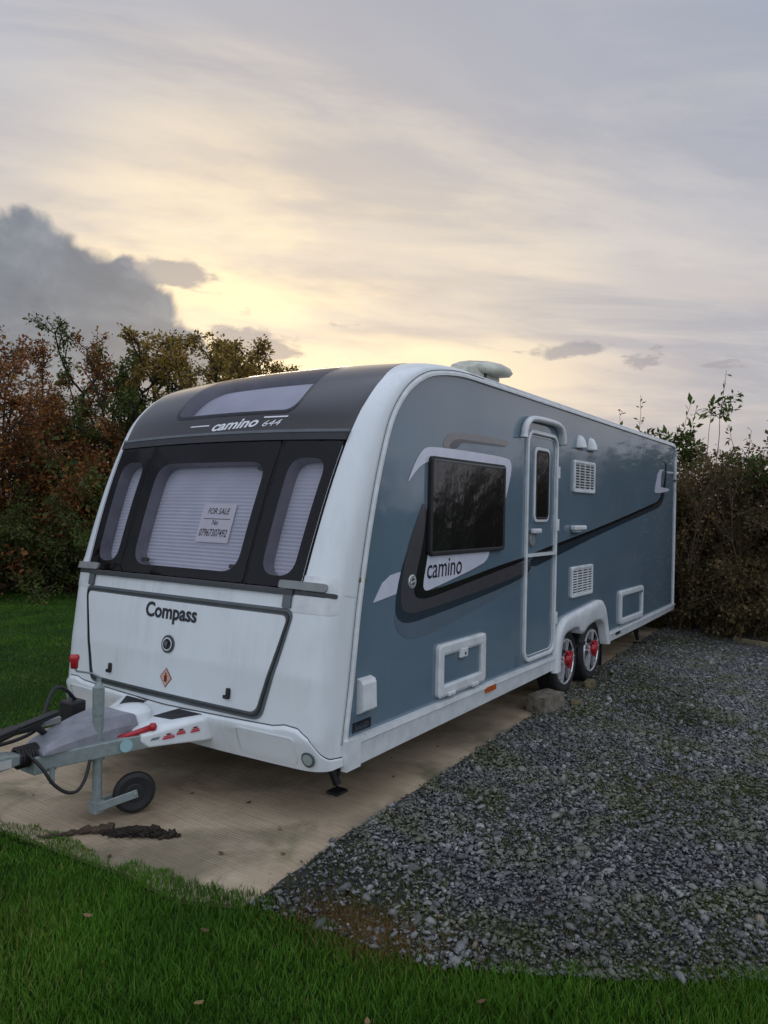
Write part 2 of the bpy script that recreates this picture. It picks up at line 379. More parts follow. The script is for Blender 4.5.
# lettering on the dark panel
front_text('model_lettering','camino',1.880,1.23,.39,M['inkw'],top,.0045,shear=.35,bold=.025,stretch=.68,slope=.05)
front_text('model_lettering','644',1.895,.80,.145,M['inkw'],top,.0045,shear=.35,bold=.0,stretch=.60,slope=.04)
patch('lettering_line',1.917,1.925,1.27,1.45,.0045,M['inkw'],top,ns=2,ny=8); patch('lettering_line',1.952,1.959,.62,.81,.0045,M['inkw'],top,ns=2,ny=8)
# gas locker lid
LQ=[(.262,.395),(.845,.235),(.845,W-.235),(.262,W-.395)]
def scaled(Q,d):
    c=np.array(Q).mean(0); return [tuple(np.array(q)+np.sign(np.array(q)-c)*d) for q in Q]
L0=roundquad(scaled(LQ,.0),.055,6); L1=roundquad(scaled(LQ,-.011),.05,6); L2=roundquad(scaled(LQ,.014),.06,6); L3=roundquad(scaled(LQ,-.022),.045,6)
lid=fill('gas_locker_lid',L3,.012,M['white'],car,rings=12,depth=.012)
ring('lid_seal',L0,L1,.016,M['sealdark'],lid,rings=2,depth=.012); ring('lid_trim',L1,L3,.009,M['seal'],lid,rings=2); ring('lid_outer_trim',L2,L0,.008,M['seal'],lid,rings=2,depth=.008)
front_text('maker_lettering','Compass',.725,1.365,.455,M['ink'],lid,.0145,bold=.03,stretch=.95,slope=.0)
def disc(name,s,y,r,off,mat,parent,n=28,**kw):
    return fill(name,[(s+r*math.cos(2*PI*k/n),y+r*math.sin(2*PI*k/n)) for k in range(n)],off,mat,parent,rings=2,depth=.006,**kw)
b=disc('locker_badge',.575,1.125,.056,.018,M['seal'],car); disc('badge_ring',.575,1.125,.047,.021,M['ink'],b); disc('badge_ring',.575,1.125,.041,.023,M['chrome'],b); disc('badge_centre',.575,1.125,.033,.025,M['ink'],b)
fill('badge_mark',[(.575+a,1.125+c) for a,c in ((-.02,-.006),(-.005,.012),(.022,.016),(.014,-.016))],.0315,M['seal'],b,rings=1)
d=fill('gas_warning_sticker',[(.37-.058,1.12),(.37,1.12-.052),(.37+.058,1.12),(.37,1.12+.052)],.0145,M['dkred'],car,rings=1)
fill('sticker_face',[(.37-.052,1.12),(.37,1.12-.046),(.37+.052,1.12),(.37,1.12+.046)],.0155,M['peach'],d,rings=1)
patch('bottle_symbol',.345,.384,1.108,1.132,.0165,M['dkred'],d,ns=2,ny=2); patch('bottle_symbol',.388,.398,1.114,1.126,.0165,M['dkred'],d,ns=2,ny=2)
for yy in (1.66,.61):
    l=fill('locker_latch',roundquad([(.325,yy-.012),(.385,yy-.012),(.385,yy+.012),(.325,yy+.012)],.012,3),.026,M['black'],lid,rings=1,depth=.014)
    fill('latch_tab',roundquad([(.325,yy-.012),(.345,yy-.012),(.345,yy+.026),(.325,yy+.026)],.008,3),.032,M['black'],lid,rings=1,depth=.008)
# grey grab handles let into both corners
for sgn in (0,1):
    yy=(lambda a:a) if not sgn else (lambda a:W-a)
    def rr(s0,s1,a,b,r=.02): 
        Q=[(s0,yy(a)),(s1,yy(a)),(s1,yy(b)),(s0,yy(b))]
        return roundquad(Q,r,4)
    g=fill('grab_recess',rr(.845,1.035,.012,.30,.035),.003,M['trimwhite'],car,rings=10,depth=.003)
    fill('grab_handle',rr(.957,1.000,.055,.335,.015),.026,M['grey'],g,rings=10,depth=.022)
    fill('handle_painted_shade',rr(.930,.955,.02,.30,.008),.006,M['sealdark'],g,rings=8,depth=.004)  # dark strip painted as the shade under the grab handle
    fill('handle_end',rr(.86,.945,.245,.30,.012),.016,M['seal'],g,rings=4,depth=.016)
# bumper moulding along the bottom
def bt(y):
    ye=min(y,W-y); return float(np.interp(ye,[0,.012,.04,.08,.14,.22,.30,W/2],[.105,.108,.135,.205,.245,.25,.235,.215]))
Yb=np.concatenate([np.linspace(0,.3,34),np.linspace(.32,W-.32,30),np.linspace(W-.3,W,34)])
Tb=np.linspace(0,1,9); P=np.zeros((len(Tb),len(Yb),3))
for i,t in enumerate(Tb):
    sv=np.array([.064+(bt(y)-.064)*t for y in Yb]); P[i]=surf(sv,Yb,.014)
V,F=gridmesh(P); V=list(V); n0=len(V); m=len(Yb); V+=list(surf(np.array([bt(y) for y in Yb]),Yb,0.0))
F+=[((len(Tb)-1)*m+j,(len(Tb)-1)*m+j+1,n0+j+1,n0+j) for j in range(m-1)]
bp=mesh('front_bumper',V,F,M['white'],car,smooth=True)
P=[surf(np.array([bt(y)+o for y in Yb]),Yb,f) for o,f in ((0.002,.004),(.007,.004))]
V,F=gridmesh(np.array(P)); mesh('bumper_joint',V,F,M['sealdark'],bp)
for y0,y1 in ((.15,.55),(W-.55,W-.15)):
    ring('bumper_panel_lip',roundquad([(.082,y0),(.200,y0),(.200,y1),(.082,y1)],.03,4),roundquad([(.088,y0+.006),(.194,y0+.006),(.194,y1-.006),(.088,y1-.006)],.026,4),.018,M['white'],bp,rings=1,depth=.006)
for yy in (.085,W-.085):
    l=disc('front_reflector',.112,yy,.030,.030,M['seal'],bp); disc('reflector_lens',.112,yy,.021,.034,M['lens'],l)
# underside and rear
mb=MB(); mb.box((-.02,.03,.385),(7.10,W-.03,.41)); mb.build('floor_pan',M['black'],car)
mb=MB(); mb.box((7.155,.0,.40),(7.185,W,2.50)); bevel(mb.build('rear_panel',M['white'],car),.02,3)
mb=MB()
for yy in (.45,W-.45): mb.box((.05,yy-.025,.24),(7.0,yy+.025,.385))
mb.box((3.2,.25,.24),(3.34,W-.25,.30)); mb.box((3.91,.25,.24),(4.05,W-.25,.30)); mb.build('chassis',M['galv'],car)
# side walls (panel outline follows the front profile at y = 0)
SV=np.linspace(.17,CS[12],60); pro=surf(SV,0*SV)
out=[(float(a[0]),float(a[2])) for a in pro]
zr=2.56
out+=[(7.02,2.56),(7.10,2.535),(7.15,2.46)]+[(7.17,2.40),(7.17,.45),(4.4,.42),(4.4,.42)]
out=[(x,z) for x,z in out]
def wall(y0,y1,name):
    # openings are covered by the arches and windows
    P=out[:-1]+[(0,.42)] if False else out[:-1]
    P=P+[(4.36,.42),(4.30,.60),(4.05,.72),(3.2,.66),(3.02,.60),(2.93,.41),(-.035,.41)]
    P=[q for i,q in enumerate(P) if i==0 or (abs(q[0]-P[i-1][0])+abs(q[1]-P[i-1][1]))>1e-4]
    mb=MB(); mb.prism(P,y0,y1); return mb.build(name,M['blue'],car)
wn=wall(0.0,.03,'side_wall'); wf=wall(W-.03,W,'side_wall')
# edge rail round the side: front profile, roof line, rear edge
def rail(yy,sg,name):
    pts=[np.array(q) for q in [(x,z) for x,z in out[:60]]]+[np.array(q) for q in ((3,2.572),(5,2.566),(7.02,2.562),(7.10,2.54),(7.15,2.485),(7.178,2.42),(7.18,1.5),(7.18,.45))]
    V=[];F=[];n=len(pts)
    secs=[(.006,.004*sg),(.006,-.012*sg),(-.004,-.018*sg),(-.020,-.018*sg),(-.025,-.001*sg),(-.025,.012*sg)]
    for i,q in enumerate(pts):
        d=pts[min(i+1,n-1)]-pts[max(i-1,0)]; d/=np.linalg.norm(d); nn=np.array([-d[1],d[0]])
        for a,b in secs:
            w=q+nn*a; V.append((w[0],yy+b,w[1]))
    m=len(secs)
    for i in range(n-1):
        for k in range(m-1): F.append((i*m+k,i*m+k+1,(i+1)*m+k+1,(i+1)*m+k))
    o=mesh(name,V,F,M['trimwhite'],car,smooth=False)
    # thin dark joint just inside the rail on the front edge
    V=[];F=[]
    for i,q in enumerate(pts[:60]):
        d=pts[i+1]-pts[max(i-1,0)]; d/=np.linalg.norm(d); nn=np.array([-d[1],d[0]])
        for a in (.016,.011): w=q+nn*a; V.append((w[0],yy-.006*sg,w[1]))
    for i in range(59): F.append((i*2,i*2+1,i*2+3,i*2+2))
    mesh('rail_joint',V,F,M['sealdark'],o)
    return o
rail(0,1,'edge_rail'); rail(W,-1,'edge_rail')
# side skirts
def skirt(pts_top,pts_bot,yy,sg,name,parent=car):
    mb=MB(); n=len(pts_top)
    prof=[(1.0,-.0),(1.0,-.030),(.80,-.034),(.74,-.022),(0,-.014),(0,.004)]
    V=[];F=[]
    for (xt,zt),(xb,zb) in zip(pts_top,pts_bot):
        for k,(t,dy) in enumerate(prof): V.append((xt*t+xb*(1-t),yy+dy*sg,zt*t+zb*(1-t)))
    m=len(prof)
    for i in range(n-1):
        for k in range(m-1): F.append((i*m+k,(i+1)*m+k,(i+1)*m+k+1,i*m+k+1))
    F.append(tuple(range(m))); F.append(tuple((n-1)*m+k for k in range(m)))
    return mesh(name,V,F,M['trimwhite'],parent)
for yy,sg in ((0,1),(W,-1)):
    s1=skirt([(-.035,.425),(.4,.425),(2.90,.425)],[(.02,.262),(.4,.268),(2.90,.300)],yy,sg,'side_skirt')
    skirt([(4.33,.428),(5.5,.44),(7.185,.465)],[(4.38,.33),(5.5,.345),(7.185,.385)],yy,sg,'side_skirt')
    MB().box((-.075,yy-.034 if sg>0 else yy-.002,.262),(.055,yy+.002 if sg>0 else yy+.034,.424)).build('skirt_corner',M['trimwhite'],s1)
    if sg>0:
        MB().lathe([(.0,-.0185),(.012,-.0185),(.012,-.010)],(.42,0,.352),'y',16).build('skirt_hole',M['black'],s1)
        MB().box((1.575,-.034,.362),(1.735,-.016,.402)).build('side_marker',M['amber'],s1)
        MB().box((4.62,-.024,.375),(4.78,-.016,.405)).build('side_marker',M['black'],s1)
# wheel arch spats
ARO=[(2.885,.275),(2.892,.40),(2.92,.55),(2.99,.665),(3.10,.725),(3.3,.745),(4.02,.80),(4.12,.795),(4.19,.765),(4.24,.705),(4.30,.55),(4.385,.33)]
ARI=[(3.005,.280),(3.01,.42),(3.035,.53),(3.105,.586),(3.298,.612),(3.44,.604),(3.505,.53),(3.59,.53),(3.69,.58),(3.86,.604),(4.05,.60),(4.15,.56),(4.21,.48),(4.275,.33)]
def spat(yy,sg):
    def resample(P,n):
        P=np.array(P); d=np.concatenate([[0],np.cumsum(np.hypot(*np.diff(P,axis=0).T))]); t=np.linspace(0,d[-1],n); return np.stack([np.interp(t,d,P[:,0]),np.interp(t,d,P[:,1])],-1)
    def relax(P,it=2):
        for _ in range(it): P[1:-1]=(P[:-2]+2*P[1:-1]+P[2:])/4
        return P
    A=relax(resample(ARO,60)); B=relax(resample(ARI,60),1); V=[];F=[]
    rows=[(0,-.0),(0.0,-.030),(.12,-.046),(.3,-.052),(.85,-.050),(1.0,-.040),(1.0,.12)]
    for t,dy in rows:
        for a,b in zip(A,B): q=a*(1-t)+b*t; V.append((q[0],yy+dy*sg,q[1]))
    for k in range(len(rows)-1):
        for i in range(59): F.append((k*60+i,k*60+i+1,(k+1)*60+i+1,(k+1)*60+i))
    o=mesh('wheel_arch',V,F,M['trimwhite'],car,smooth=True); o.data.polygons.foreach_set('use_smooth',[True]*len(o.data.polygons)); 
    mb=MB(); mb.box((2.93,min(yy+.13*sg,yy+.135*sg) ,.3),(4.34,max(yy+.13*sg,yy+.135*sg)+.3*0,.42)); 
    # dark inner wheel box
    mb=MB(); y0,y1=sorted((yy+.30*sg,yy+.31*sg)); mb.box((2.95,y0,.30),(4.32,y1,.75)); y0,y1=sorted((yy+.02*sg,yy+.31*sg)); mb.box((2.95,y0,.74),(4.32,y1,.76)); mb.box((2.94,y0,.32),(2.955,y1,.75)); mb.box((4.315,y0,.38),(4.33,y1,.75))
    mb.build('wheel_box',M['black'],o); return o
spat(0,1); spat(W,-1)
# wheels
def wheel(x,yo,sg,lock=True):
    zc=.300; r=.303
    mb=MB(); mb.lathe([(.205,.012*sg),(.225,-.0*sg),(.262,-.006*sg),(.288,.006*sg),(.300,.028*sg),(.303,.07*sg),(.303,.13*sg),(.295,.165*sg),(.26,.185*sg),(.2,.18*sg)],(x,yo,zc),'y',48)
    for k in range(44):    # tread blocks
        a=2*PI*k/44
        for yy in (.055,.10,.145): mb.obox((x+.3035*math.cos(a),yo+yy*sg,zc+.3035*math.sin(a)),(.0025*math.cos(a),0,.0025*math.sin(a)),(0,.017,0),(-.014*math.sin(a),0,.014*math.cos(a)))
    t=mb.build('wheel',M['rubber'],car,smooth=False)
    mb=MB(); mb.lathe([(.208,.010*sg),(.200,-.002*sg),(.188,.002*sg),(.186,.03*sg),(.178,.10*sg),(.06,.10*sg),(.0,.10*sg)],(x,yo,zc),'y',48); mb.build('rim',M['alloydark'],t,smooth=True)
    mb=MB(); mb.lathe([(.209,.008*sg),(.205,-.006*sg),(.195,-.006*sg),(.190,.002*sg)],(x,yo,zc),'y',48)
    for k in range(5):
        a=2*PI*k/5+.3
        for da in (-.16,.16):
            c,s=math.cos(a+da),math.sin(a+da); c0,s0=math.cos(a+da*.6),math.sin(a+da*.6)
            A=np.array((x+.055*c0,yo+.010*sg,zc+.055*s0)); B=np.array((x+.196*c,yo+.002*sg,zc+.196*s)); mb.beam(A,B,.016,.034,up=(-s,0,c) if False else (0,1,0))
    mb.lathe([(.06,.01*sg),(.055,-.004*sg),(.0,-.008*sg)],(x,yo,zc),'y',24)
    mb.build('spokes',M['chrome'],t)
    if lock:
        mb=MB(); mb.lathe([(.060,-.0),(.062,-.022),(.052,-.042),(.032,-.052),(0,-.055)],(x+.02,yo,zc+.02),'y',26)
        mb.beam((x+.02,yo-.035,zc+.02),(x+.10,yo-.02,zc+.07),.04,.028,up=(0,1,0)); mb.beam((x+.02,yo-.045,zc+.02),(x-.02,yo-.02,zc+.10),.035,.025,up=(0,1,0)); mb.beam((x+.02,yo-.03,zc+.0),(x+.02,yo-.03,zc-.06),.038,.025,up=(0,1,0))
        bevel(mb.build('wheel_lock',M['red'],t,smooth=False),.006,2)
    return t
for x in (3.32,4.02): wheel(x,.035,1); wheel(x,W-.035,-1,False)
mb=MB(); mb.box((4.36,.04,.09),(4.372,.24,.42)); mb.build('mud_flap',M['black'],car)
# side decals
def decal(name,P,dy,mat,it=2,lab=None):
    P=smoothpoly(P,it) if it else P
    V=[(x,-dy,z) for x,z in P]+[(x,-dy+.0012,z) for x,z in P]; n=len(P)
    o=mesh(name,V,[tuple(range(n))]+[(i,(i+1)%n,n+(i+1)%n,n+i) for i in range(n)],mat,wn)
    bm=bmesh.new(); bm.from_mesh(o.data); bmesh.ops.triangulate(bm,faces=[f for f in bm.faces if len(f.verts)>4]); bm.to_mesh(o.data); bm.free()
    if lab: o['label']=lab
    return o
LTB=[(.41,1.06),(.415,1.0),(.443,.945),(.535,.888),(.697,.874),(.926,.896),(2.393,1.121),(2.393,1.19),(1.778,1.09),(.72,.985),(.532,.98),(.45,1.02)]
DKB=[(.748,1.75),(.555,1.443),(.445,1.253),(.414,1.077),(.441,1.012),(.532,.977),(.72,.98),(1.778,1.075),(2.39,1.16),(2.39,1.27),(.83,1.12),(.76,1.3)]
MID=[(.748,1.75),(.642,1.612),(.517,1.388),(.473,1.196),(.471,1.112),(.503,1.053),(.596,1.032),(.746,1.035),(1.737,1.113),(2.388,1.190),(2.388,1.29),(.83,1.12),(.76,1.3)]
BLK=[(.764,1.72),(.717,1.467),(.629,1.24),(.613,1.149),(.674,1.113),(.829,1.108),(1.732,1.216),(2.384,1.283),(2.384,1.311),(1.77,1.257),(1.331,1.205),(.799,1.150),(.719,1.165),(.722,1.234),(.772,1.348),(.79,1.5),(.79,1.7)]
FLAG=[(.776,1.40),(.78,1.40),(1.63,1.40),(1.635,1.375),(1.613,1.325),(1.522,1.279),(.799,1.158),(.736,1.16),(.718,1.198),(.763,1.348)]
WS=[(.523,1.815),(.565,1.891),(.642,1.991),(.715,2.047),(.823,2.060),(1.295,2.066),(1.915,2.062),(1.992,2.030),(1.983,1.931),(1.863,1.681),(1.80,1.66),(1.771,1.68),(1.758,1.955),(.797,1.972),(.769,1.966),(.672,1.935),(.579,1.867)]
ARC=[(.917,2.062),(.984,2.143),(1.077,2.175),(1.223,2.188),(1.971,2.197),(1.883,2.137),(1.259,2.124),(1.176,2.11),(1.135,2.071)]
ARC2=[(1.02,2.066),(1.06,2.115),(1.15,2.138),(1.25,2.14),(1.90,2.153),(1.883,2.137),(1.259,2.124),(1.176,2.11),(1.135,2.071)]
decal('light_stripe',LTB,.0022,M['v_lt']); decal('dark_blue_stripe',DKB,.0036,M['v_dkb']); decal('grey_stripe',MID,.0050,M['v_mid']); decal('black_stripe',BLK,.0064,M['v_blk'])
decal('white_flash',FLAG,.0078,M['v_white'],1); decal('window_surround',WS,.0036,M['v_white']); decal('arc_stripe',ARC,.0022,M['v_gold']); decal('arc_stripe',ARC2,.0036,M['v_dkb'])
decal('white_tongue',[(.19,1.135),(.275,1.238),(.358,1.279),(.469,1.293),(.452,1.24),(.425,1.165)],.0022,M['v_white'],0)
decal('grey_stripe',[(2.387,1.290),(2.847,1.350),(4.199,1.502),(6.175,1.762),(6.38,1.80),(6.50,1.86),(6.62,2.0),(6.66,2.2),(6.70,2.2),(6.67,1.98),(6.56,1.82),(6.42,1.755),(6.277,1.722),(4.203,1.461),(2.851,1.262),(2.387,1.20)],.0024,M['v_dkb'],1)
decal('black_stripe',[(2.381,1.318),(2.845,1.376),(4.199,1.530),(6.175,1.792),(6.32,1.826),(6.446,1.885),(6.605,2.087),(6.64,2.23),(6.62,2.30),(6.53,2.318),(6.53,2.332),(6.66,2.325),(6.70,2.27),(6.66,2.09),(6.50,1.865),(6.38,1.80),(6.175,1.762),(4.201,1.502),(2.847,1.350),(2.383,1.286)],.0040,M['v_blk'],1)
decal('tail_flash',[(6.288,2.203),(6.56,2.217),(6.555,2.20),(6.44,2.19),(6.40,2.0),(6.42,1.99),(6.861,1.984),(6.831,1.948),(6.146,1.903),(6.114,1.941)],.0055,M['v_white'],1)
decal('tail_flash',[(6.70,2.203),(7.05,2.212),(7.04,2.189),(6.70,2.176)],.0055,M['v_white'],0)
side_text('model_lettering','camino',.762,1.232,.455,M['ink'],wn,-.0092,shear=.12,bold=.006,stretch=1.12,slope=.012)
# round emblem near the stripe and brass one at the corner
def sdisc(name,x,z,r,d0,d1,mat,parent,n=28):
    return MB().lathe([(r,d0),(r,d1+.0015*0),(r*.93,d1-.002),(0,d1-.002)],(x,0,z),'y',n).build(name,mat,parent,smooth=False)
e=sdisc('round_emblem',.592,1.226,.042,0,-.010,M['chrome'],car); MB().lathe([(.033,-.012),(.033,-.0135),(0,-.0135)],(.592,0,1.226),'y',24).build('emblem_centre',M['ink'],e)
MB().lathe([(.03,-.0135),(.03,-.0145),(.022,-.0145),(.022,-.0135)],(.592,0,1.226),'y',24).build('emblem_ring',M['chrome'],e); MB().obox((.592,-.0148,1.226),(.022,0,.006),(0,.001,0),(-.002,0,.006)).build('emblem_bar',M['chrome'],e)
e=sdisc('corner_emblem',.083,1.268,.027,0,-.010,M['gold'],car)
MB().lathe([(.014,-.013),(.014,-.016),(0,-.016)],(.083,0,1.268),'y',16).build('emblem_centre',M['ink'],e)
# side window
def framed(name,x0,x1,z0,z1,r,w,dy,fm,parent=wn,**kw):
    A=rrect(x0,x1,z0,z1,r);B=rrect(x0+w,x1-w,z0+w,z1-w,max(r-w,.008)); n=len(A); V=[];F=[]
    for L,d in ((A,0),(A,dy*.8),([(a[0]*.8+b[0]*.2,a[1]*.8+b[1]*.2) for a,b in zip(A,B)],dy),([(a[0]*.2+b[0]*.8,a[1]*.2+b[1]*.8) for a,b in zip(A,B)],dy),(B,dy*.8),(B,.001)):
        V+=[(x,-d,z) for x,z in L]
    for k in range(5):
        for i in range(n): j=(i+1)%n; F.append((k*n+i,k*n+j,(k+1)*n+j,(k+1)*n+i))
    return mesh(name,V,F,fm,parent,smooth=False,**kw)
sw=framed('side_window',.765,1.845,1.372,2.0,.03,.028,.030,M['rubber'],car)
MB().prism(rrect(.785,1.825,1.39,1.982,.02),-.0225,-.012).build('window_pane',M['sideglass'],sw)
MB().box((.79,-.031,1.972),(1.82,-.0235,1.985)).build('window_top_bead',M['seal'],sw)
# entrance door
dr=framed('entrance_door',2.262,2.915,.455,2.315,.11,.030,.022,M['trimwhite'],car)
framed('door_inner_line',2.305,2.872,.500,2.272,.08,.006,.006,M['trimwhite'],dr)
for z in (.75,1.55,2.0): MB().lathe([(.013,-.05),(.013,.05)],(2.915,-.022,z),'z',10).build('door_hinge',M['trimwhite'],dr)
MB().box((2.29,-.030,1.298),(2.888,-.006,1.324)).build('door_mid_rail',M['trimwhite'],dr)
dwn=framed('door_window',2.425,2.745,1.575,2.185,.06,.03,.012,M['trimwhite'],dr)
framed('door_window_seal',2.447,2.724,1.597,2.163,.05,.02,.016,M['rubber'],dwn.parent)
MB().prism(rrect(2.462,2.709,1.612,2.148,.04),-.0125,-.004).build('door_pane',M['sideglass'],dr)
h=MB(); h.lathe([(.055,0),(.055,-.012),(.045,-.018),(0,-.018)],(2.40,0,1.435),'y',24); hd=h.build('door_handle',M['grey'],dr)
bevel(MB().box((2.335,-.055,1.485),(2.50,-.018,1.525)).build('handle_lever',M['trimwhite'],dr),.012,2)
# drip canopy above the door
cp=[(2.145,2.235),(2.155,2.30),(2.20,2.36),(2.28,2.395),(2.45,2.405),(2.62,2.408),(2.80,2.406),(2.90,2.392),(2.965,2.34),(2.985,2.235)]
P0=np.array(cp);d=np.concatenate([[0],np.cumsum(np.hypot(*np.diff(P0,axis=0).T))]);t=np.linspace(0,d[-1],40);P0=np.stack([np.interp(t,d,P0[:,0]),np.interp(t,d,P0[:,1])],-1)
for _ in range(2): P0[1:-1]=(P0[:-2]+2*P0[1:-1]+P0[2:])/4
V=[];F=[];sec=[(.0,-.0),(.022,-.018),(.024,-.045),(.008,-.062),(-.014,-.06),(-.024,-.04),(-.018,-.0)]
for i,q in enumerate(P0):
    dd=P0[min(i+1,39)]-P0[max(i-1,0)];dd/=np.linalg.norm(dd);nn=np.array([-dd[1],dd[0]])
    for a,b2 in sec: w=q+nn*a; V.append((w[0],b2,w[1]))
m=len(sec)
for i in range(39):
    for k in range(m-1): F.append((i*m+k,i*m+k+1,(i+1)*m+k+1,(i+1)*m+k))
F+= [tuple(range(m)),tuple(39*m+k for k in range(m))]
mesh('drip_canopy',V,F,M['trimwhite'],car,smooth=True)
# grilles
def grille(x0,x1,z0,z1):
    g=framed('vent_grille',x0,x1,z0,z1,.02,.028,.020,M['trimwhite'],car)
    MB().box((x0+.02,-.006,z0+.02),(x1-.02,-.002,z1-.02)).build('vent_backing',M['ink'],g)
    mb=MB(); n=10
    for k in range(n):
        z=z0+.035+(z1-z0-.07)*k/(n-1); mb.obox(((x0+x1)/2,-.012,z),((x1-x0)/2-.026,0,0),(0,.004,.003),(0,-.001,.0028))
    for k in range(1,4): xx=x0+(x1-x0)*k/4; mb.box((xx-.004,-.019,z0+.02),(xx+.004,-.008,z1-.02))
    mb.build('vent_slats',M['trimwhite'],g)
grille(3.318,3.888,1.842,2.137); grille(3.305,3.880,.880,1.163)
# flue cowls
for x in (3.465,3.765):
    mb=MB(); V=[];F=[];rows=10
    for i in range(rows+1):
        t=i/rows; z=2.375-.125*t; w=.066*math.sqrt(max(0,1-(1-t)**2))+.004; dep=.07*math.sqrt(max(0,1-(1-t)**1.5))+.002
        for k in range(13):
            a=PI*k/12; V.append((x+w*math.cos(a),-dep*math.sin(a),z))
    for i in range(rows):
        for k in range(12): F.append((i*13+k,i*13+k+1,(i+1)*13+k+1,(i+1)*13+k))
    F.append(tuple(rows*13+k for k in range(13)))
    o=mesh('flue_cowl',V,F,M['trimwhite'],car,smooth=True); MB().box((x-.088,-.010,2.238),(x+.088,-.0005,2.250)).build('cowl_base',M['seal'],o)
# awning lamp
bevel(MB().box((3.27,-.055,1.497),(3.575,-.0005,1.540)).build('awning_lamp',M['trimwhite'],car),.012,2); MB().box((3.29,-.047,1.480),(3.45,-.006,1.4975)).build('lamp_lens',M['lens'],car)
# service hatches
def hatch(x0,x1,z0,z1,latch=True):
    h=framed('service_hatch',x0,x1,z0,z1,.035,.075,.028,M['trimwhite'],car)
    MB().prism(rrect(x0+.07,x1-.07,z0+.07,z1-.07,.01),-.008,-.002).build('hatch_panel',M['blue'],h)
    if latch:
        xm=(x0+x1)/2; bevel(MB().box((xm-.055,-.030,z1-.125),(xm+.055,-.008,z1-.060)).build('hatch_latch',M['trimwhite'],h),.008,2)
        MB().lathe([(.010,-.0305),(.010,-.033),(0,-.033)],(xm+.012,0,z1-.098),'y',12).build('hatch_lock',M['ink'],h)
    for k in (.25,.75): bevel(MB().box((x0+(x1-x0)*k-.045,-.036,z0-.006),(x0+(x1-x0)*k+.045,-.020,z0+.020)).build('hatch_hinge',M['trimwhite'],h),.006,2)
    return h
hatch(.905,1.578,.452,.795)
h2=framed('service_hatch',4.775,5.655,.465,.825,.04,.06,.028,M['trimwhite'],car); MB().prism(rrect(4.83,5.60,.52,.77,.01),-.008,-.002).build('hatch_panel',M['blue'],h2)
for x in (4.85,5.58): MB().lathe([(.018,-.0285),(.018,-.034),(0,-.034)],(x,0,.765),'y',14).build('hatch_lock',M['grey'],h2)
# mains inlet flap, sticker below it, reflector strip
V=[];prof=[(0,0),(.01,-.03),(.03,-.040),(.17,-.046),(.185,-.03),(.195,0)]
mi=MB(); mi.prism([(.0,0)],0,0) if False else None
Vm=[];Fm=[]
for x in (.053,.183):
    for h_,dy in prof: Vm.append((x,dy,.732-h_))
Fm=[(i,i+1,i+7,i+6) for i in range(5)]+[tuple(range(6)),tuple(range(6,12))]
mesh('mains_flap',Vm,Fm,M['trimwhite'],car)
bd=MB().box((.018,-.004,.437),(.188,-.0003,.497)).build('black_sticker',M['ink'],car)
side_text('sticker_lettering','SoLiD',.032,.452,.13,M['v_lt'],bd,-.0048,shear=.2,stretch=.8)
bb=MB().box((.018,-.0052,.4375),(.188,-.0042,.4425)).build('sticker_edge',M['v_lt'],bd)
MB().box((2.13,-.004,.455),(2.205,-.0003,.535)).build('pale_sticker',M['v_lt'],wn)
# steadies
def steady(x,y,name='corner_steady'):
    mb=MB(); mb.beam((x,y,.385),(x+.10,y-.08,.05),.04,.03,up=(0,1,0)); mb.beam((x+.30,y,.36),(x+.10,y-.08,.10),.02,.02,up=(0,1,0)); mb.box((x+.05,y-.12,.001),(x+.15,y-.04,.016)); return mb.build(name,M['black'],car)
steady(.12,.33);steady(.12,W-.15);steady(6.35,.33);steady(6.35,W-.15)
# TV aerial on the roof: tilted cream wing on a low foot
V=[];F=[];n=28;cx,cy,cz=2.10,.34,2.775
ax=np.array((.40,.02,.035)); ay=np.array((.0,.24,.03)); az=np.array((-.008,0,.078))
rowsA=[(0,-.6),(.6,-.55),(.9,-.38),(1,.0),(.93,.45),(.7,.8),(.35,.98),(0,1.0)]
for r_,h_ in rowsA:
    for k in range(n):
        a=2*PI*k/n; ca,sa=math.cos(a),math.sin(a)
        e=1.0 if ca>0 else .9
        q=np.array((cx,cy,cz))+ax*r_*ca*e+ay*r_*sa*(1-.25*max(0,-ca))+az*h_*(1 if ca>-.3 else .8); V.append(q)
for i in range(len(rowsA)-1):
    for k in range(n): F.append((i*n+k,i*n+(k+1)%n,(i+1)*n+(k+1)%n,(i+1)*n+k))
ae=mesh('roof_aerial',V,F,M['cream'],car,smooth=True)
bevel(MB().prism([(1.62,2.60),(1.58,2.66),(1.66,2.73),(1.90,2.795),(2.15,2.79),(2.22,2.70),(2.12,2.60)],cy-.13,cy+.13).build('aerial_foot',M['cream'],ae),.02,3)
MB().box((1.92,cy-.136,2.66),(1.96,cy-.131,2.73)).build('aerial_slot',M['ink'],ae)

# ------------------------------------------------------------------ hitch (parts of the caravan)
df=MB(); df.beam((-1.12,1.10,.365),(.3,.585,.43),.045,.078); df.beam((-1.12,1.17,.365),(.3,W-.585,.43),.045,.078); df.box((-1.16,1.07,.315),(-1.04,1.20,.405))
fr=bevel(df.build('drawbar',M['galv'],car),.006,2)
# bolts on the beam
mb=MB(); mb.lathe([(.014,-.05),(.014,.03)],(-1.08,1.05,.31),'z',8); mb.build('drawbar_bolt',M['galv'],fr)
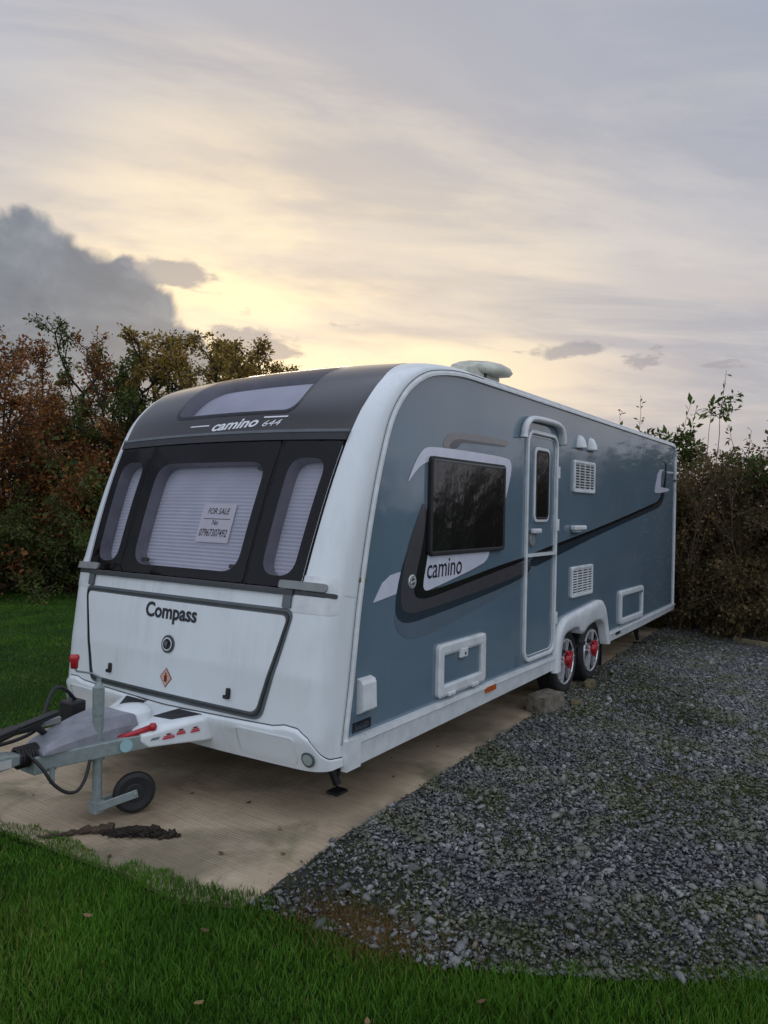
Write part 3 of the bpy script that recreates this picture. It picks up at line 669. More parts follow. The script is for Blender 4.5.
# grey overrun cover: lofted box, tapering to the front
def loft(secs,name,mat,parent,bev=.0):
    V=[];F=[];m=len(secs[0])
    for s in secs: V+=s
    for i in range(len(secs)-1):
        for k in range(m): F.append((i*m+k,i*m+(k+1)%m,(i+1)*m+(k+1)%m,(i+1)*m+k))
    F+=[tuple(range(m))[::-1],tuple((len(secs)-1)*m+k for k in range(m))]
    o=mesh(name,V,F,mat,parent); recalc(o)
    if bev: bevel(o,bev,3,25)
    for p_ in o.data.polygons: p_.use_smooth=False
    return o
def sec(x,hw,z0,z1,top=.82): c=1.135; return [(x,c-hw,z0),(x,c-hw,z0+(z1-z0)*.5),(x,c-hw*top,z1),(x,c+hw*top,z1),(x,c+hw,z0+(z1-z0)*.5),(x,c+hw,z0)]
loft([sec(-1.13,.085,.405,.425),sec(-1.11,.095,.405,.452),sec(-1.05,.10,.405,.475),sec(-.95,.11,.405,.497),sec(-.84,.13,.408,.518),sec(-.74,.145,.41,.530),sec(-.66,.150,.41,.528),sec(-.61,.142,.41,.510),sec(-.585,.12,.41,.47)],'overrun_cover',M['cover'],fr,.012)
# white A-frame cover with two grip pads
def fsec(x,h,z0,zs,zt,t): c=1.135; return [(x,c-h,z0),(x,c-h,zs),(x,c-h+t,zt),(x,c+h-t,zt),(x,c+h,zs),(x,c+h,z0)]
fv=loft([fsec(-.66,.232,.39,.425,.440,.07),fsec(-.62,.252,.352,.428,.452,.06),fsec(-.50,.302,.350,.445,.462,.035),fsec(-.34,.375,.345,.470,.484,.03),fsec(-.29,.388,.345,.468,.48,.03)],'hitch_fairing',M['white'],car,.012)
for s_ in (1,-1):
    c=1.135
    P=[(-.475,c-s_*.10),(-.46,c-s_*.235),(-.33,c-s_*.335),(-.30,c-s_*.15)]
    mb=MB(); n=4; V=[(x,y,.470+.115*(x+.475)) for x,y in P]+[(x,y,.455) for x,y in P]; mb.add(V,[(0,1,2,3),(0,4,5,1),(1,5,6,2),(2,6,7,3),(3,7,4,0)]); mb.build('grip_pad',M['black'],fv)
bevel(MB().lathe([(.12,0),(.115,.045),(.09,.066),(.04,.074),(0,.075)],(-.55,1.135,.455),'z',20).build('fairing_dome',M['white'],fv,smooth=True),.001)
# labels on the visible flank of the fairing
A=np.array((-.62,.883,0));B=np.array((-.34,.760,0));u=(B-A)/np.linalg.norm(B-A);nrm=np.array((u[1],-u[0],0))
def flank(name,a,b,z0,z1,mat,o=.004):
    q=[A+u*a+nrm*o,A+u*b+nrm*o]; k=.02*a/.3; k2=.02*b/.3; V=[(q[0][0],q[0][1],z0+k),(q[1][0],q[1][1],z0+k2),(q[1][0],q[1][1],z1+k2),(q[0][0],q[0][1],z1+k)]; V+=[tuple(np.array(v)-nrm*.002) for v in V]
    mesh(name,V,[(0,1,2,3),(0,4,5,1),(1,5,6,2),(2,6,7,3),(3,7,4,0)],mat,fv)
for a_,b_,z_ in ((.07,.135,.382),(.145,.195,.392),(.225,.275,.388)):
    flank('warning_print',a_,b_,z_,z_+.009,M['redprint']); flank('warning_print',a_+.004,b_-.004,z_+.012,z_+.018,M['redprint']); flank('warning_print',(a_+b_)/2-.012,(a_+b_)/2+.012,z_+.021,z_+.029,M['dkred'])
flank('warning_print',.005,.05,.392,.396,M['sealdark']);flank('warning_print',.012,.055,.400,.403,M['sealdark'])
# round pale sticker on the beam
mb=MB(); mb.lathe([(.034,0),(.034,-.002),(0,-.002)],(0,0,0),'y',20)
st=mb.build('beam_sticker',M['teal'],fr,off=(0,0,0)); st.location=Vector((-.735,.928,.385))-Vector(ROOT['caravan']); st.rotation_euler=(0,0,-math.atan2(.515,1.42))
# red stabiliser lever, handbrake lever, coupling head
mb=MB(); mb.tube([(-.74,1.0,.415),(-.70,.955,.428),(-.60,.90,.455)],[.012,.014,.017],12); mb.lathe([(0,-.022),(.016,-.018),(.023,0),(.016,.018),(0,.022)],(-.59,.895,.458),'z',14); mb.build('stabiliser_lever',M['red'],fr,smooth=True)
mb=MB(); mb.tube([(-1.02,1.20,.46),(-1.10,1.16,.53),(-1.22,1.13,.545),(-1.42,1.12,.50),(-1.55,1.12,.47)],[.014,.02,.02,.022,.022],10); mb.build('coupling_handle',M['black'],fr,smooth=True)
mb=MB(); mb.beam((-1.0,1.14,.590),(-1.22,1.13,.560),.05,.012); mb.beam((-1.22,1.13,.560),(-1.62,1.13,.49),.065,.02); mb.beam((-1.0,1.14,.575),(-1.22,1.13,.54),.035,.016); bevel(mb.build('handbrake_lever',M['black'],fr),.006,2)
hdm=loft([[(-1.62,1.085,.36),(-1.62,1.085,.44),(-1.62,1.185,.44),(-1.62,1.185,.36)],[(-1.50,1.075,.36),(-1.50,1.075,.46),(-1.50,1.195,.46),(-1.50,1.195,.36)],[(-1.28,1.09,.375),(-1.28,1.09,.445),(-1.28,1.18,.445),(-1.28,1.18,.375)],[(-1.20,1.095,.38),(-1.20,1.095,.43),(-1.20,1.175,.43),(-1.20,1.175,.38)]],'coupling_head',M['galv'],fr,.012)
MB().box((-1.40,1.083,.385),(-1.27,1.087,.425)).build('coupling_plate',M['chrome'],fr)
mb=MB()
for k in range(7):   # rubber bellows
    x=-1.22+.016*k; mb.lathe([(.040,-.004),(.056,.004),(.040,.012)],(x,1.135,.405),'x',18)
mb.build('rubber_bellows',M['rubber'],fr,smooth=True)
mb=MB(); mb.tube(spline([(-1.19,1.08,.43),(-1.15,1.02,.36),(-1.11,.99,.28),(-1.05,.97,.225),(-.99,.97,.215),(-.94,.98,.26),(-.90,1.0,.34)]),.0085,8); mb.build('breakaway_cable',M['rubber'],fr,smooth=True)
mb=MB(); mb.tube(spline([(-1.50,1.18,.50),(-1.25,1.20,.47),(-1.08,1.20,.50),(-1.02,1.22,.58),(-.96,1.26,.655),(-.88,1.32,.665),(-.80,1.36,.62),(-.74,1.38,.56)]),.010,8); mb.build('electric_cable',M['rubber'],fr,smooth=True)
bevel(MB().box((-.80,1.33,.42),(-.70,1.44,.56)).build('plug_holder',M['black'],fr),.012,2)
bevel(MB().box((-1.03,1.21,.50),(-.93,1.235,.535)).build('cable_tag',M['grey'],fr),.004,1)
# jockey wheel
jx,jy=-.835,1.03
mb=MB(); mb.lathe([(0,.045),(.025,.045),(.025,.42),(.028,.42),(.028,.55),(.030,.555),(.030,.70),(.022,.705),(.012,.73),(.012,.745),(0,.745)],(jx,jy,0),'z',20); jw=mb.build('jockey_wheel',M['galv'],car,smooth=False)
mb=MB(); mb.box((jx-.05,jy+.02,.33),(jx+.05,jy+.07,.42)); mb.lathe([(.036,.32),(.036,.43)],(jx,jy,0),'z',16); mb.build('wheel_clamp',M['galv'],jw)
mb=MB(); mb.tube([(jx,jy,.74),(jx,jy,.755),(jx-.03,jy+.02,.775),(jx-.115,jy+.02,.80),(jx-.125,jy+.02,.815)],.0055,8); mb.build('crank_handle',M['galv'],jw,smooth=True)
MB().lathe([(0,-.035),(.018,-.032),(.020,.0),(.026,.02),(.022,.036),(0,.04)],(jx-.130,jy+.02,.850),'z',14).build('crank_knob',M['red'],jw,smooth=True)
wx,wz=-.665,.115
mb=MB(); mb.lathe([(.0,-.022),(.045,-.022),(.05,-.018),(.088,-.024),(.106,-.016),(.112,0),(.106,.016),(.088,.024),(.05,.018),(0,.022)],(0,0,0),'y',36); 
wy=.945; wdir=norm2=np.array((wx-jx,wy-jy)); wdir=wdir/np.linalg.norm(wdir); th=math.atan2(wdir[1],wdir[0])
mb.V=[(wx+v[0]*math.cos(th)-v[1]*math.sin(th),wy+v[0]*math.sin(th)+v[1]*math.cos(th),wz+v[2]) for v in mb.V]
mb.build('jockey_tyre',M['rubber'],jw,smooth=False)
mb=MB(); sdv=np.array((-wdir[1],wdir[0]))
for dy in (-.031,.031): mb.beam((jx+sdv[0]*dy,jy+sdv[1]*dy,.075),(wx+sdv[0]*dy+.012*wdir[0],wy+sdv[1]*dy+.012*wdir[1],wz+.002),.006,.044,up=(0,0,1))
mb.box((jx-.030,jy-.030,.04),(jx+.030,jy+.030,.105)); mb.tube([(wx+sdv[0]*-.040,wy+sdv[1]*-.040,wz),(wx+sdv[0]*.040,wy+sdv[1]*.040,wz)],.011,10)
bevel(mb.build('jockey_fork',M['galv'],jw),.003,1)
# ------------------------------------------------------------------ paper notice taped inside the middle window
sg=patch('paper_sign',1.185,1.425,.875,1.155,-.079,M['paper'],None,ns=8,ny=8)
put(sg,'handwritten white FOR SALE paper notice with a phone number in the middle front window','sign')
sgc=surf(np.array(1.30),np.array(1.015),-.086)
def hand(txt,s0,y0,w,sh,st): return front_text('handwriting',txt,s0,y0,w,M['ink'],sg,-.0775,shear=sh,bold=.008,stretch=st)
hand('FOR SALE',1.360,1.105,.185,.2,1.25);hand('No',1.292,1.045,.05,.1,1.2);hand('07967307492',1.222,1.135,.235,.15,1.5)
patch('underline',1.328,1.332,.90,1.13,-.0775,M['ink'],sg,ns=2,ny=4)

# ------------------------------------------------------------------ setting
rng=np.random.default_rng(7)
def vnoise(x,y,seed=0,n=5,base=1.0):    # cheap smooth noise in numpy
    r=np.random.default_rng(seed); v=np.zeros_like(np.asarray(x,float)); a=1
    for k in range(n):
        for _ in range(3):
            t=r.uniform(0,2*PI); f=base*2**k*r.uniform(.7,1.3); v=v+a*np.sin((x*math.cos(t)+y*math.sin(t))*f+r.uniform(0,6.3)+1.3*np.sin((y*math.cos(t)-x*math.sin(t))*f*.7+r.uniform(0,6)))/3
        a*=.6
    return v
# front edge of pad / gravel against the lawn, x as a function of y
EY=[-9,-5,-3,-2.06,-1.57,-1.05,-.7,-.19,.05,.44,1.37,2.2,3.2]; EX=[4.6,1.9,.42,-.22,-.56,-.86,-.90,-.93,-1.06,-1.05,-1.15,-1.22,-1.28]
def edge(y): return np.interp(y,EY,EX)
PADY=2.72
def padright(x): return np.interp(x,[-1.6,-.9,-.21,.84,2.48,4.82,7.9],[-.22,-.19,-.12,-.08,.01,.18,.33])

def groundmat():
    m,nt,p=newmat('lawn_soil'); v=objvec(nt)
    c=ramp(nt,noise(nt,1.2,6,.6,v),[(.3,(.016,.034,.008)),(.5,(.026,.062,.010)),(.75,(.044,.090,.015))])
    c2=ramp(nt,noise(nt,30,5,.7,v),[(.35,(.4,.4,.35)),(.7,(1,1,1))]); nt.links.new(mix(nt,1.0,c,c2,'MULTIPLY'),p.inputs['Base Color']); p.inputs['Roughness'].default_value=.95; p.inputs['Specular IOR Level'].default_value=.1
    bump(nt,p,noise(nt,45,5,.7,v),.02); return m
me=MB(); 
xs=np.array([-400,-60,-20,-8,-4,-1,2,5,8,14,30,80,400]); ys=xs
V=[(x,y,-.016) for x in xs for y in ys]; n=len(xs); mesh('ground',V,[(i*n+j,(i+1)*n+j,(i+1)*n+j+1,i*n+j+1) for i in range(n-1) for j in range(n-1)],groundmat(),None,kind='structure')

def concrete():
    m,nt,p=newmat('brushed_concrete'); v=objvec(nt)
    base=ramp(nt,noise(nt,1.4,6,.6,v),[(.3,(.28,.205,.13)),(.5,(.39,.305,.205)),(.72,(.49,.40,.285))])
    vb=objvec(nt,(62,1.6,1)); br=noise(nt,1.0,5,.65,vb,.3); brc=ramp(nt,br,[(.35,(.82,.80,.78)),(.5,(.97,.97,.96)),(.7,(1.06,1.05,1.04))])
    c=mix(nt,1.0,base,brc,'MULTIPLY')
    # green algae and damp stains
    al=ramp(nt,noise(nt,1.9,5,.6,v,.6),[(.52,(0,0,0)),(.70,(.75,.75,.75))]); c=mix(nt,al,c,(.085,.085,.028))
    st=ramp(nt,noise(nt,.9,6,.62,objvec(nt,(1,1.3,1))),[(.47,(0,0,0)),(.60,(.62,.62,.62))]); c=mix(nt,st,c,(.12,.098,.065))
    sp=ramp(nt,noise(nt,38,3,.5,v),[(.70,(0,0,0)),(.76,(.8,.8,.8))]); c=mix(nt,sp,c,(.03,.027,.02))
    nt.links.new(c,p.inputs['Base Color']); p.inputs['Roughness'].default_value=.82
    w=nd(nt,'ShaderNodeTexWave',wave_type='BANDS',bands_direction='X'); w.inputs['Scale'].default_value=16; w.inputs['Distortion'].default_value=2.2; w.inputs['Detail'].default_value=2; w.inputs['Detail Scale'].default_value=.6; nt.links.new(objvec(nt,(1,.18,1)),w.inputs['Vector'])
    a=nd(nt,'ShaderNodeMath',operation='MULTIPLY_ADD'); a.inputs[1].default_value=1.0; pm=nd(nt,'ShaderNodeMath',operation='MULTIPLY'); nt.links.new(w.outputs['Fac'],pm.inputs[0]); nt.links.new(ramp(nt,noise(nt,1.5,4,.6,v),[(.35,(.05,.05,.05)),(.65,(.6,.6,.6))]),pm.inputs[1]); nt.links.new(pm.outputs[0],a.inputs[0]); nt.links.new(br,a.inputs[2]); bump(nt,p,a.outputs[0],.0042,1); return m
V=[];F=[];ny_=44;nx_=60
def padx(y): return edge(y)-.05+.012*vnoise(y*1.0,y*.3,61,2,3.0)
for j_ in range(ny_):
    t=j_/(ny_-1)
    for i_ in range(nx_):
        u_=(i_/(nx_-1))**1.3; x0=padx(-.2) ; yr=padright(x0+(7.9-x0)*u_); y=yr+.004*math.sin(9*u_*9)+.006*math.sin(u_*200+1)*(t<.01)+(PADY-yr)*t
        xs_=padx(y); x=xs_+(7.9-xs_)*u_; V.append((x,y,0 if 0<j_ else -.006))
for j_ in range(ny_-1):
    for i_ in range(nx_-1): a=j_*nx_+i_; F.append((a,a+1,a+nx_+1,a+nx_))
b0=len(V); edgeL=[i_ for i_ in range(nx_)]+[j_*nx_+nx_-1 for j_ in range(1,ny_)]+[(ny_-1)*nx_+i_ for i_ in range(nx_-2,-1,-1)]+[j_*nx_ for j_ in range(ny_-2,0,-1)]
for k in edgeL: V.append((V[k][0],V[k][1],-.06))
for q in range(len(edgeL)): r_=(q+1)%len(edgeL); F.append((edgeL[q],b0+q,b0+r_,edgeL[r_]))
pad=mesh('concrete_strip',V,F,concrete(),None,kind='structure')

def gravelbase():
    m,nt,p=newmat('gravel_bed'); v=objvec(nt)
    c=ramp(nt,noise(nt,60,4,.7,v),[(.35,(.012,.012,.012)),(.6,(.035,.036,.038)),(.8,(.07,.075,.08))])
    g=ramp(nt,noise(nt,2.2,6,.65,v,.4),[(.50,(0,0,0)),(.66,(.85,.85,.85))]); c=mix(nt,g,c,(.030,.034,.012)); nt.links.new(c,p.inputs['Base Color']); p.inputs['Roughness'].default_value=.9
    bump(nt,p,noise(nt,50,4,.7,v),.02); return m
Yg=np.concatenate([[padright(0)]*0,np.linspace(-9,-.0,50)])
V=[];F=[]
T=np.linspace(0,1,40)
for y in Yg:
    x0=edge(y)
    for t in T: 
        x=x0+(8.3-x0)*t; yy=y if y<-.001 else padright(x)+.03; V.append((x,yy,-.008+.0015*float(vnoise(np.array(x),np.array(y),3,3,1.5))))
n=40;F=[(i*n+j,i*n+j+1,(i+1)*n+j+1,(i+1)*n+j) for i in range(49) for j in range(39)]
mesh('gravel_ground',V,F,gravelbase(),None,smooth=True,kind='structure')

# fast mesh from numpy arrays, triangles only
def trimesh(name,V,T,mat,parent=None,col=None,smooth=False,attr='tone',**kw):
    me=bpy.data.meshes.new(name); V=np.asarray(V,np.float32); T=np.asarray(T,np.int32)
    if parent is not None: V=V-np.array(parent.location[:],np.float32)
    k=T.shape[1]
    me.vertices.add(len(V)); me.vertices.foreach_set('co',V.ravel()); me.loops.add(T.size); me.loops.foreach_set('vertex_index',T.ravel()); me.polygons.add(len(T)); me.polygons.foreach_set('loop_start',np.arange(0,T.size,k,dtype=np.int32)); me.polygons.foreach_set('loop_total',np.full(len(T),k,np.int32))
    me.update(calc_edges=True)
    if smooth: me.polygons.foreach_set('use_smooth',np.ones(len(T),bool))
    if col is not None:
        a=me.attributes.new(attr,'FLOAT','POINT'); a.data.foreach_set('value',np.asarray(col,np.float32))
    me.materials.append(mat); o=bpy.data.objects.new(name,me); return put(o,parent=parent,**kw)
def attrfac(nt,a='tone'): n=nd(nt,'ShaderNodeAttribute'); n.attribute_name=a; return n.outputs['Fac']

# slate chippings
ico_v=np.array([(-1,1.618,0),(1,1.618,0),(-1,-1.618,0),(1,-1.618,0),(0,-1,1.618),(0,1,1.618),(0,-1,-1.618),(0,1,-1.618),(1.618,0,-1),(1.618,0,1),(-1.618,0,-1),(-1.618,0,1)])/1.9
ico_f=np.array([(0,11,5),(0,5,1),(0,1,7),(0,7,10),(0,10,11),(1,5,9),(5,11,4),(11,10,2),(10,7,6),(7,1,8),(3,9,4),(3,4,2),(3,2,6),(3,6,8),(3,8,9),(4,9,5),(2,4,11),(6,2,10),(8,6,7),(9,8,1)])
def rotmats(n,r,tilt):
    a=r.uniform(0,2*PI,n); b=r.normal(0,tilt,n); c=r.normal(0,tilt,n)
    ca,sa,cb,sb,cc,s_=np.cos(a),np.sin(a),np.cos(b),np.sin(b),np.cos(c),np.sin(c); z=np.zeros(n);o=np.ones(n)
    Rz=np.stack([np.stack([ca,-sa,z],-1),np.stack([sa,ca,z],-1),np.stack([z,z,o],-1)],1)
    Rx=np.stack([np.stack([o,z,z],-1),np.stack([z,cb,-sb],-1),np.stack([z,sb,cb],-1)],1)
    Ry=np.stack([np.stack([cc,z,s_],-1),np.stack([z,o,z],-1),np.stack([-s_,z,cc],-1)],1)
    return Rz@Rx@Ry
def stones(n,pos,size,r,name,mat,**kw):
    sh=np.stack([r.uniform(.7,1.25,n),r.uniform(.45,.9,n),r.uniform(.18,.5,n)],-1)*size[:,None]
    V=np.sign(ico_v)[None]*np.abs(ico_v)[None]**.75*(1+r.uniform(-.38,.38,(n,12,3)))
    V=V*sh[:,None,:]; V=np.einsum('nij,nkj->nki',rotmats(n,r,.38),V)+pos[:,None,:]
    T=(ico_f[None]+(np.arange(n)*12)[:,None,None]).reshape(-1,3)
    tone=np.repeat(r.uniform(0,1,n),12); return trimesh(name,V.reshape(-1,3),T,mat,col=tone,**kw)
def stonemat():
    m,nt,p=newmat('slate_chips'); v=objvec(nt)
    c=ramp(nt,attrfac(nt),[(0,(.055,.056,.055)),(.35,(.130,.131,.132)),(.7,(.205,.206,.206)),(.90,(.29,.29,.287)),(.96,(.37,.37,.36)),(1,(.22,.17,.12))])
    c=mix(nt,1.0,c,ramp(nt,noise(nt,70,4,.7,v),[(.3,(.6,.6,.6)),(.7,(1.15,1.15,1.15))]),'MULTIPLY')
    g=ramp(nt,noise(nt,2.2,6,.65,v,.4),[(.45,(0,0,0)),(.62,(.75,.75,.75))]); c=mix(nt,g,c,(.080,.088,.036)); c=mix(nt,1.0,c,ramp(nt,noise(nt,1.1,4,.6,v),[(.35,(.62,.62,.62)),(.65,(1.15,1.15,1.15))]),'MULTIPLY'); nt.links.new(c,p.inputs['Base Color']); p.inputs['Roughness'].default_value=.62
    return m
def moss(x,y): return vnoise(x,y,11,5,1.7)
r=np.random.default_rng(3)
N=270000
x=r.uniform(-1.1,8.2,N); y=r.uniform(-4.6,.3,N)
nearness=np.clip(1.9/(np.hypot(x+3.2,y+2.4)*.5),.12,1)
inside=(x>edge(y)-.03)&(y<padright(x)-.012+.03*(r.uniform(0,1,N)**6))
vis=((y+2.6)>(x+3.2)*.10-.35)
keep=inside&(r.uniform(0,1,N)<np.where(vis,np.clip(.40+1.9*nearness,0,1),.06))&(r.uniform(0,1,N)>np.clip((moss(x,y)-.15)*.8,0,.6)); x,y=x[keep],y[keep]; n=len(x)
size=.0078*np.exp(r.normal(0,.52,n))*np.where(vis[keep],1,1.9)*np.clip(.85+.04*(x+1),.85,1.15)
size=np.minimum(size,.034)
pos=np.stack([x,y,-.005+r.uniform(0,.014,n)+size*.15],-1); print('stones',n)
stones(n,pos,size,r,'slate_gravel',stonemat(),label='loose grey slate chippings with mossy patches covering the pitch beside the caravan',cat='gravel',kind='stuff')

# grass blades
def grassmat(name,stops):
    m,nt,p=newmat(name); v=objvec(nt)
    c=ramp(nt,attrfac(nt),stops); c=mix(nt,1.0,c,ramp(nt,noise(nt,1.6,4,.6,v),[(.3,(.62,.66,.6)),(.7,(1.2,1.2,1.1))]),'MULTIPLY'); nt.links.new(c,p.inputs['Base Color']); p.inputs['Roughness'].default_value=.55; p.inputs['Specular IOR Level'].default_value=.22
    out=nt.nodes['Material Output']; t=nd(nt,'ShaderNodeBsdfTranslucent'); nt.links.new(c,t.inputs[0]); s=nd(nt,'ShaderNodeMixShader'); s.inputs[0].default_value=.25; nt.links.new(p.outputs[0],s.inputs[1]); nt.links.new(t.outputs[0],s.inputs[2]); nt.links.new(s.outputs[0],out.inputs[0]); return m
GM=grassmat('grass_blades',[(0,(.032,.090,.008)),(.4,(.060,.155,.011)),(.78,(.096,.215,.018)),(.93,(.15,.22,.035)),(1,(.29,.23,.09))])
def blades(name,x,y,h,w,r,mat,z0=-.03,**kw):
    n=len(x); a=r.uniform(0,2*PI,n); d=np.stack([np.cos(a),np.sin(a),0*a],-1); b=a+r.uniform(-1.2,1.2,n)+PI/2; l=np.stack([np.cos(b),np.sin(b),0*b],-1)*(h*r.uniform(.15,.8,n))[:,None]
    p=np.stack([x,y,z0+0*x],-1); up=np.array((0,0,1.))
    V=np.stack([p-d*w[:,None]/2,p+d*w[:,None]/2,p+up*(h*.6)[:,None]-d*w[:,None]*.35+l*.4,p+up*(h*.6)[:,None]+d*w[:,None]*.35+l*.4,p+up*h[:,None]*.95+l],1).reshape(-1,3)
    i=(np.arange(n)*5)[:,None]; T=np.concatenate([i+np.array([[0,1,3]]),i+np.array([[0,3,2]]),i+np.array([[2,3,4]])]); 
    tone=np.repeat(np.clip(r.uniform(0,1,n)*.55+.45*np.clip(.5+.45*vnoise(x,y,21,5,3),0,1)+.45*(r.uniform(0,1,n)<.03),0,1),5); return trimesh(name,V,T,mat,col=tone,**kw)
r=np.random.default_rng(5)
N=330000; x=r.uniform(-2.9,.9,N); y=r.uniform(-3.2,2.6,N)
e=edge(y); dd=e-x+.035+.05*vnoise(x,y,9,3,5)+.03*vnoise(x,y,19,4,17)
front=(dd>-.01)&((x+3.24)*math.cos(R(34.2))+(y+2.4)*math.sin(R(34.2))>1.15); x,y,dd=x[front],y[front],dd[front]
clump=np.clip(.75+.35*vnoise(x,y,31,4,5),.35,1.3); h=(.034+.026*r.uniform(0,1,len(x)))*clump*np.clip(.72+dd*3,.7,1); h=h*np.where(r.uniform(0,1,len(x))<.06,1.6,1); w=r.uniform(.0022,.0052,len(x)); print('blades',len(x))
blades('lawn_grass',x,y,h,w,r,GM,z0=np.where((x>edge(y)-.09)&(y>padright(x)),-.002,-.014),label='lush green lawn grass in the foreground running up to the concrete and gravel',cat='grass',kind='stuff')
N=260000; u=r.uniform(0,1,N)**1.3; x=r.uniform(-2.5,8.5,N); y=PADY-.03+u*9.6
ok=(x>-2.2-.1*y)&((y<12.3-.1*x))&(r.uniform(0,1,N)<1); x,y=x[ok],y[ok]
k=1+.10*(y-2.7); blades('lawn_grass',x,y,(.03+.022*r.uniform(0,1,len(x)))*np.clip(.8+.3*vnoise(x,y,32,4,3),.4,1.3),r.uniform(.004,.007,len(x))*k,r,GM,label='mown green lawn stretching behind the hitch to the tree line',cat='grass',kind='stuff')
# moss and grass tufts in the gravel
MM=grassmat('weeds_in_gravel',[(0,(.035,.050,.010)),(.5,(.070,.090,.018)),(.9,(.11,.115,.03)),(1,(.16,.11,.05))])
N=200000; x=r.uniform(-1,8,N); y=r.uniform(-4.2,.2,N); mo=moss(x,y)+.5*vnoise(x,y,14,4,6)+1.0*np.exp(-np.clip(x-edge(y),0,9)/.28)
ok=(x>edge(y)-.02)&(y<padright(x)-.02)&(mo>.08)&(r.uniform(0,1,N)<.7)&(((y+2.6)>(x+3.2)*.10-.5)); x,y=x[ok],y[ok]; print('weeds',len(x))
blades('gravel_weeds',x,y,.018+.018*r.uniform(0,1,len(x)),r.uniform(.003,.007,len(x)),r,MM,z0=-.004,label='low moss and weeds growing between the slate chippings',cat='weeds',kind='stuff')
DG=grassmat('dead_grass',[(0,(.10,.055,.02)),(.6,(.20,.12,.045)),(1,(.27,.18,.075))])
N=5000; x=-.84+.09*r.normal(0,1,N); y=-.70+.17*r.normal(0,1,N); blades('dead_grass_patch',x,y,.012+.02*r.uniform(0,1,N),r.uniform(.002,.004,N),r,DG,z0=-.004,label='brown patch of dead grass where lawn meets gravel',cat='dead grass',kind='stuff')

# rock, block and turf pieces
def lump(name,c,hx,hy,hz,rz,mat,seed,rough=.06,label=None,cat=None,group=None,sub=3,boxy=.5):
    bm=bmesh.new(); bmesh.ops.create_cube(bm,size=2); bmesh.ops.subdivide_edges(bm,edges=bm.edges,cuts=6,use_grid_fill=True)
    V=np.array([v.co[:] for v in bm.verts]); nn=V/np.linalg.norm(V,axis=1)[:,None]; V=V*(1-.5*(1-boxy))*1.0; V=V*boxy+nn*(1-boxy)*1.25
    d=1+rough*(vnoise(V[:,0]*2+V[:,2]*1.7,V[:,1]*2+V[:,2],seed,4,1.5)); V=V*d[:,None]*np.array((hx,hy,hz)); ca,sa=math.cos(rz),math.sin(rz)
    V=np.stack([V[:,0]*ca-V[:,1]*sa,V[:,0]*sa+V[:,1]*ca,V[:,2]],-1)
    for v,q in zip(bm.verts,V): v.co=q
    me2=bpy.data.meshes.new(name); bm.to_mesh(me2); bm.free(); me2.materials.append(mat); o=bpy.data.objects.new(name,me2); o.location=c; 
    if boxy<.9: me2.polygons.foreach_set('use_smooth',[True]*len(me2.polygons))
    return put(o,label,cat,group)
M['block']=simple('concrete_block',(.21,.185,.14),.9,dirt=.28,nscale=16,bumpd=.006); M['turf']=simple('dark_peaty_turf',(.060,.042,.026),.95,dirt=.3,nscale=40,bumpd=.02); M['moss']=simple('mossy_block',(.17,.14,.07),.9,dirt=.3,nscale=20,bumpd=.006)
lump('concrete_block',(2.72,-.02,.066),.17,.09,.072,R(-8),M['block'],2,.035,'weathered concrete block wedged in front of the leading wheel','concrete block',boxy=.93)
lump('stone_chunk',(3.02,-.17,.02),.06,.05,.03,.4,M['moss'],4,.15,'small pale stone beside the foot of the leading wheel','stone',boxy=.6)
lump('stone_chunk',(3.72,-.06,.03),.11,.05,.045,.2,M['moss'],6,.12,'mossy stone between the two wheels','stone',boxy=.7)
# lifted strip of edging with turf
rw=np.random.default_rng(12); pts=[];rad=[]
for i in range(22):
    t=i/21; pts.append((-1.14+.27*t+.004*rw.normal(),1.06-.21*t+.004*rw.normal(),.010+.010*t+.003*rw.normal())); rad.append((.006+.016*t**1.2)*(1+.22*rw.normal()))
mb=MB(); mb.tube(pts,np.abs(rad),7); o=mb.build('wood_strip',simple('damp_wood',(.10,.07,.045),.9,dirt=.35,nscale=40,bumpd=.006),None); put(o,'dark damp strip of wood lying on the concrete below the jockey wheel','wood strip')
r=np.random.default_rng(77); n=700; t=r.beta(1.4,1.4,n); wd=.065*np.sin(PI*np.clip(t,.05,1))**.6
cx_=-.915+.20*t+r.normal(0,1,n)*wd*.35*.85; cy_=.86-.33*t+r.normal(0,1,n)*wd*.35*.5+r.normal(0,.006,n)
sz=.010*np.exp(r.normal(0,.45,n)); stones(n,np.stack([cx_,cy_,.006+r.uniform(0,.022,n)*np.sin(PI*t)],-1),sz,r,'turf_clod',M['turf'],label='dark crumbled clod of muddy turf on the concrete beside the jockey wheel',cat='turf clod')
# loose clod crumbs in one piece with the turf
r=np.random.default_rng(8)
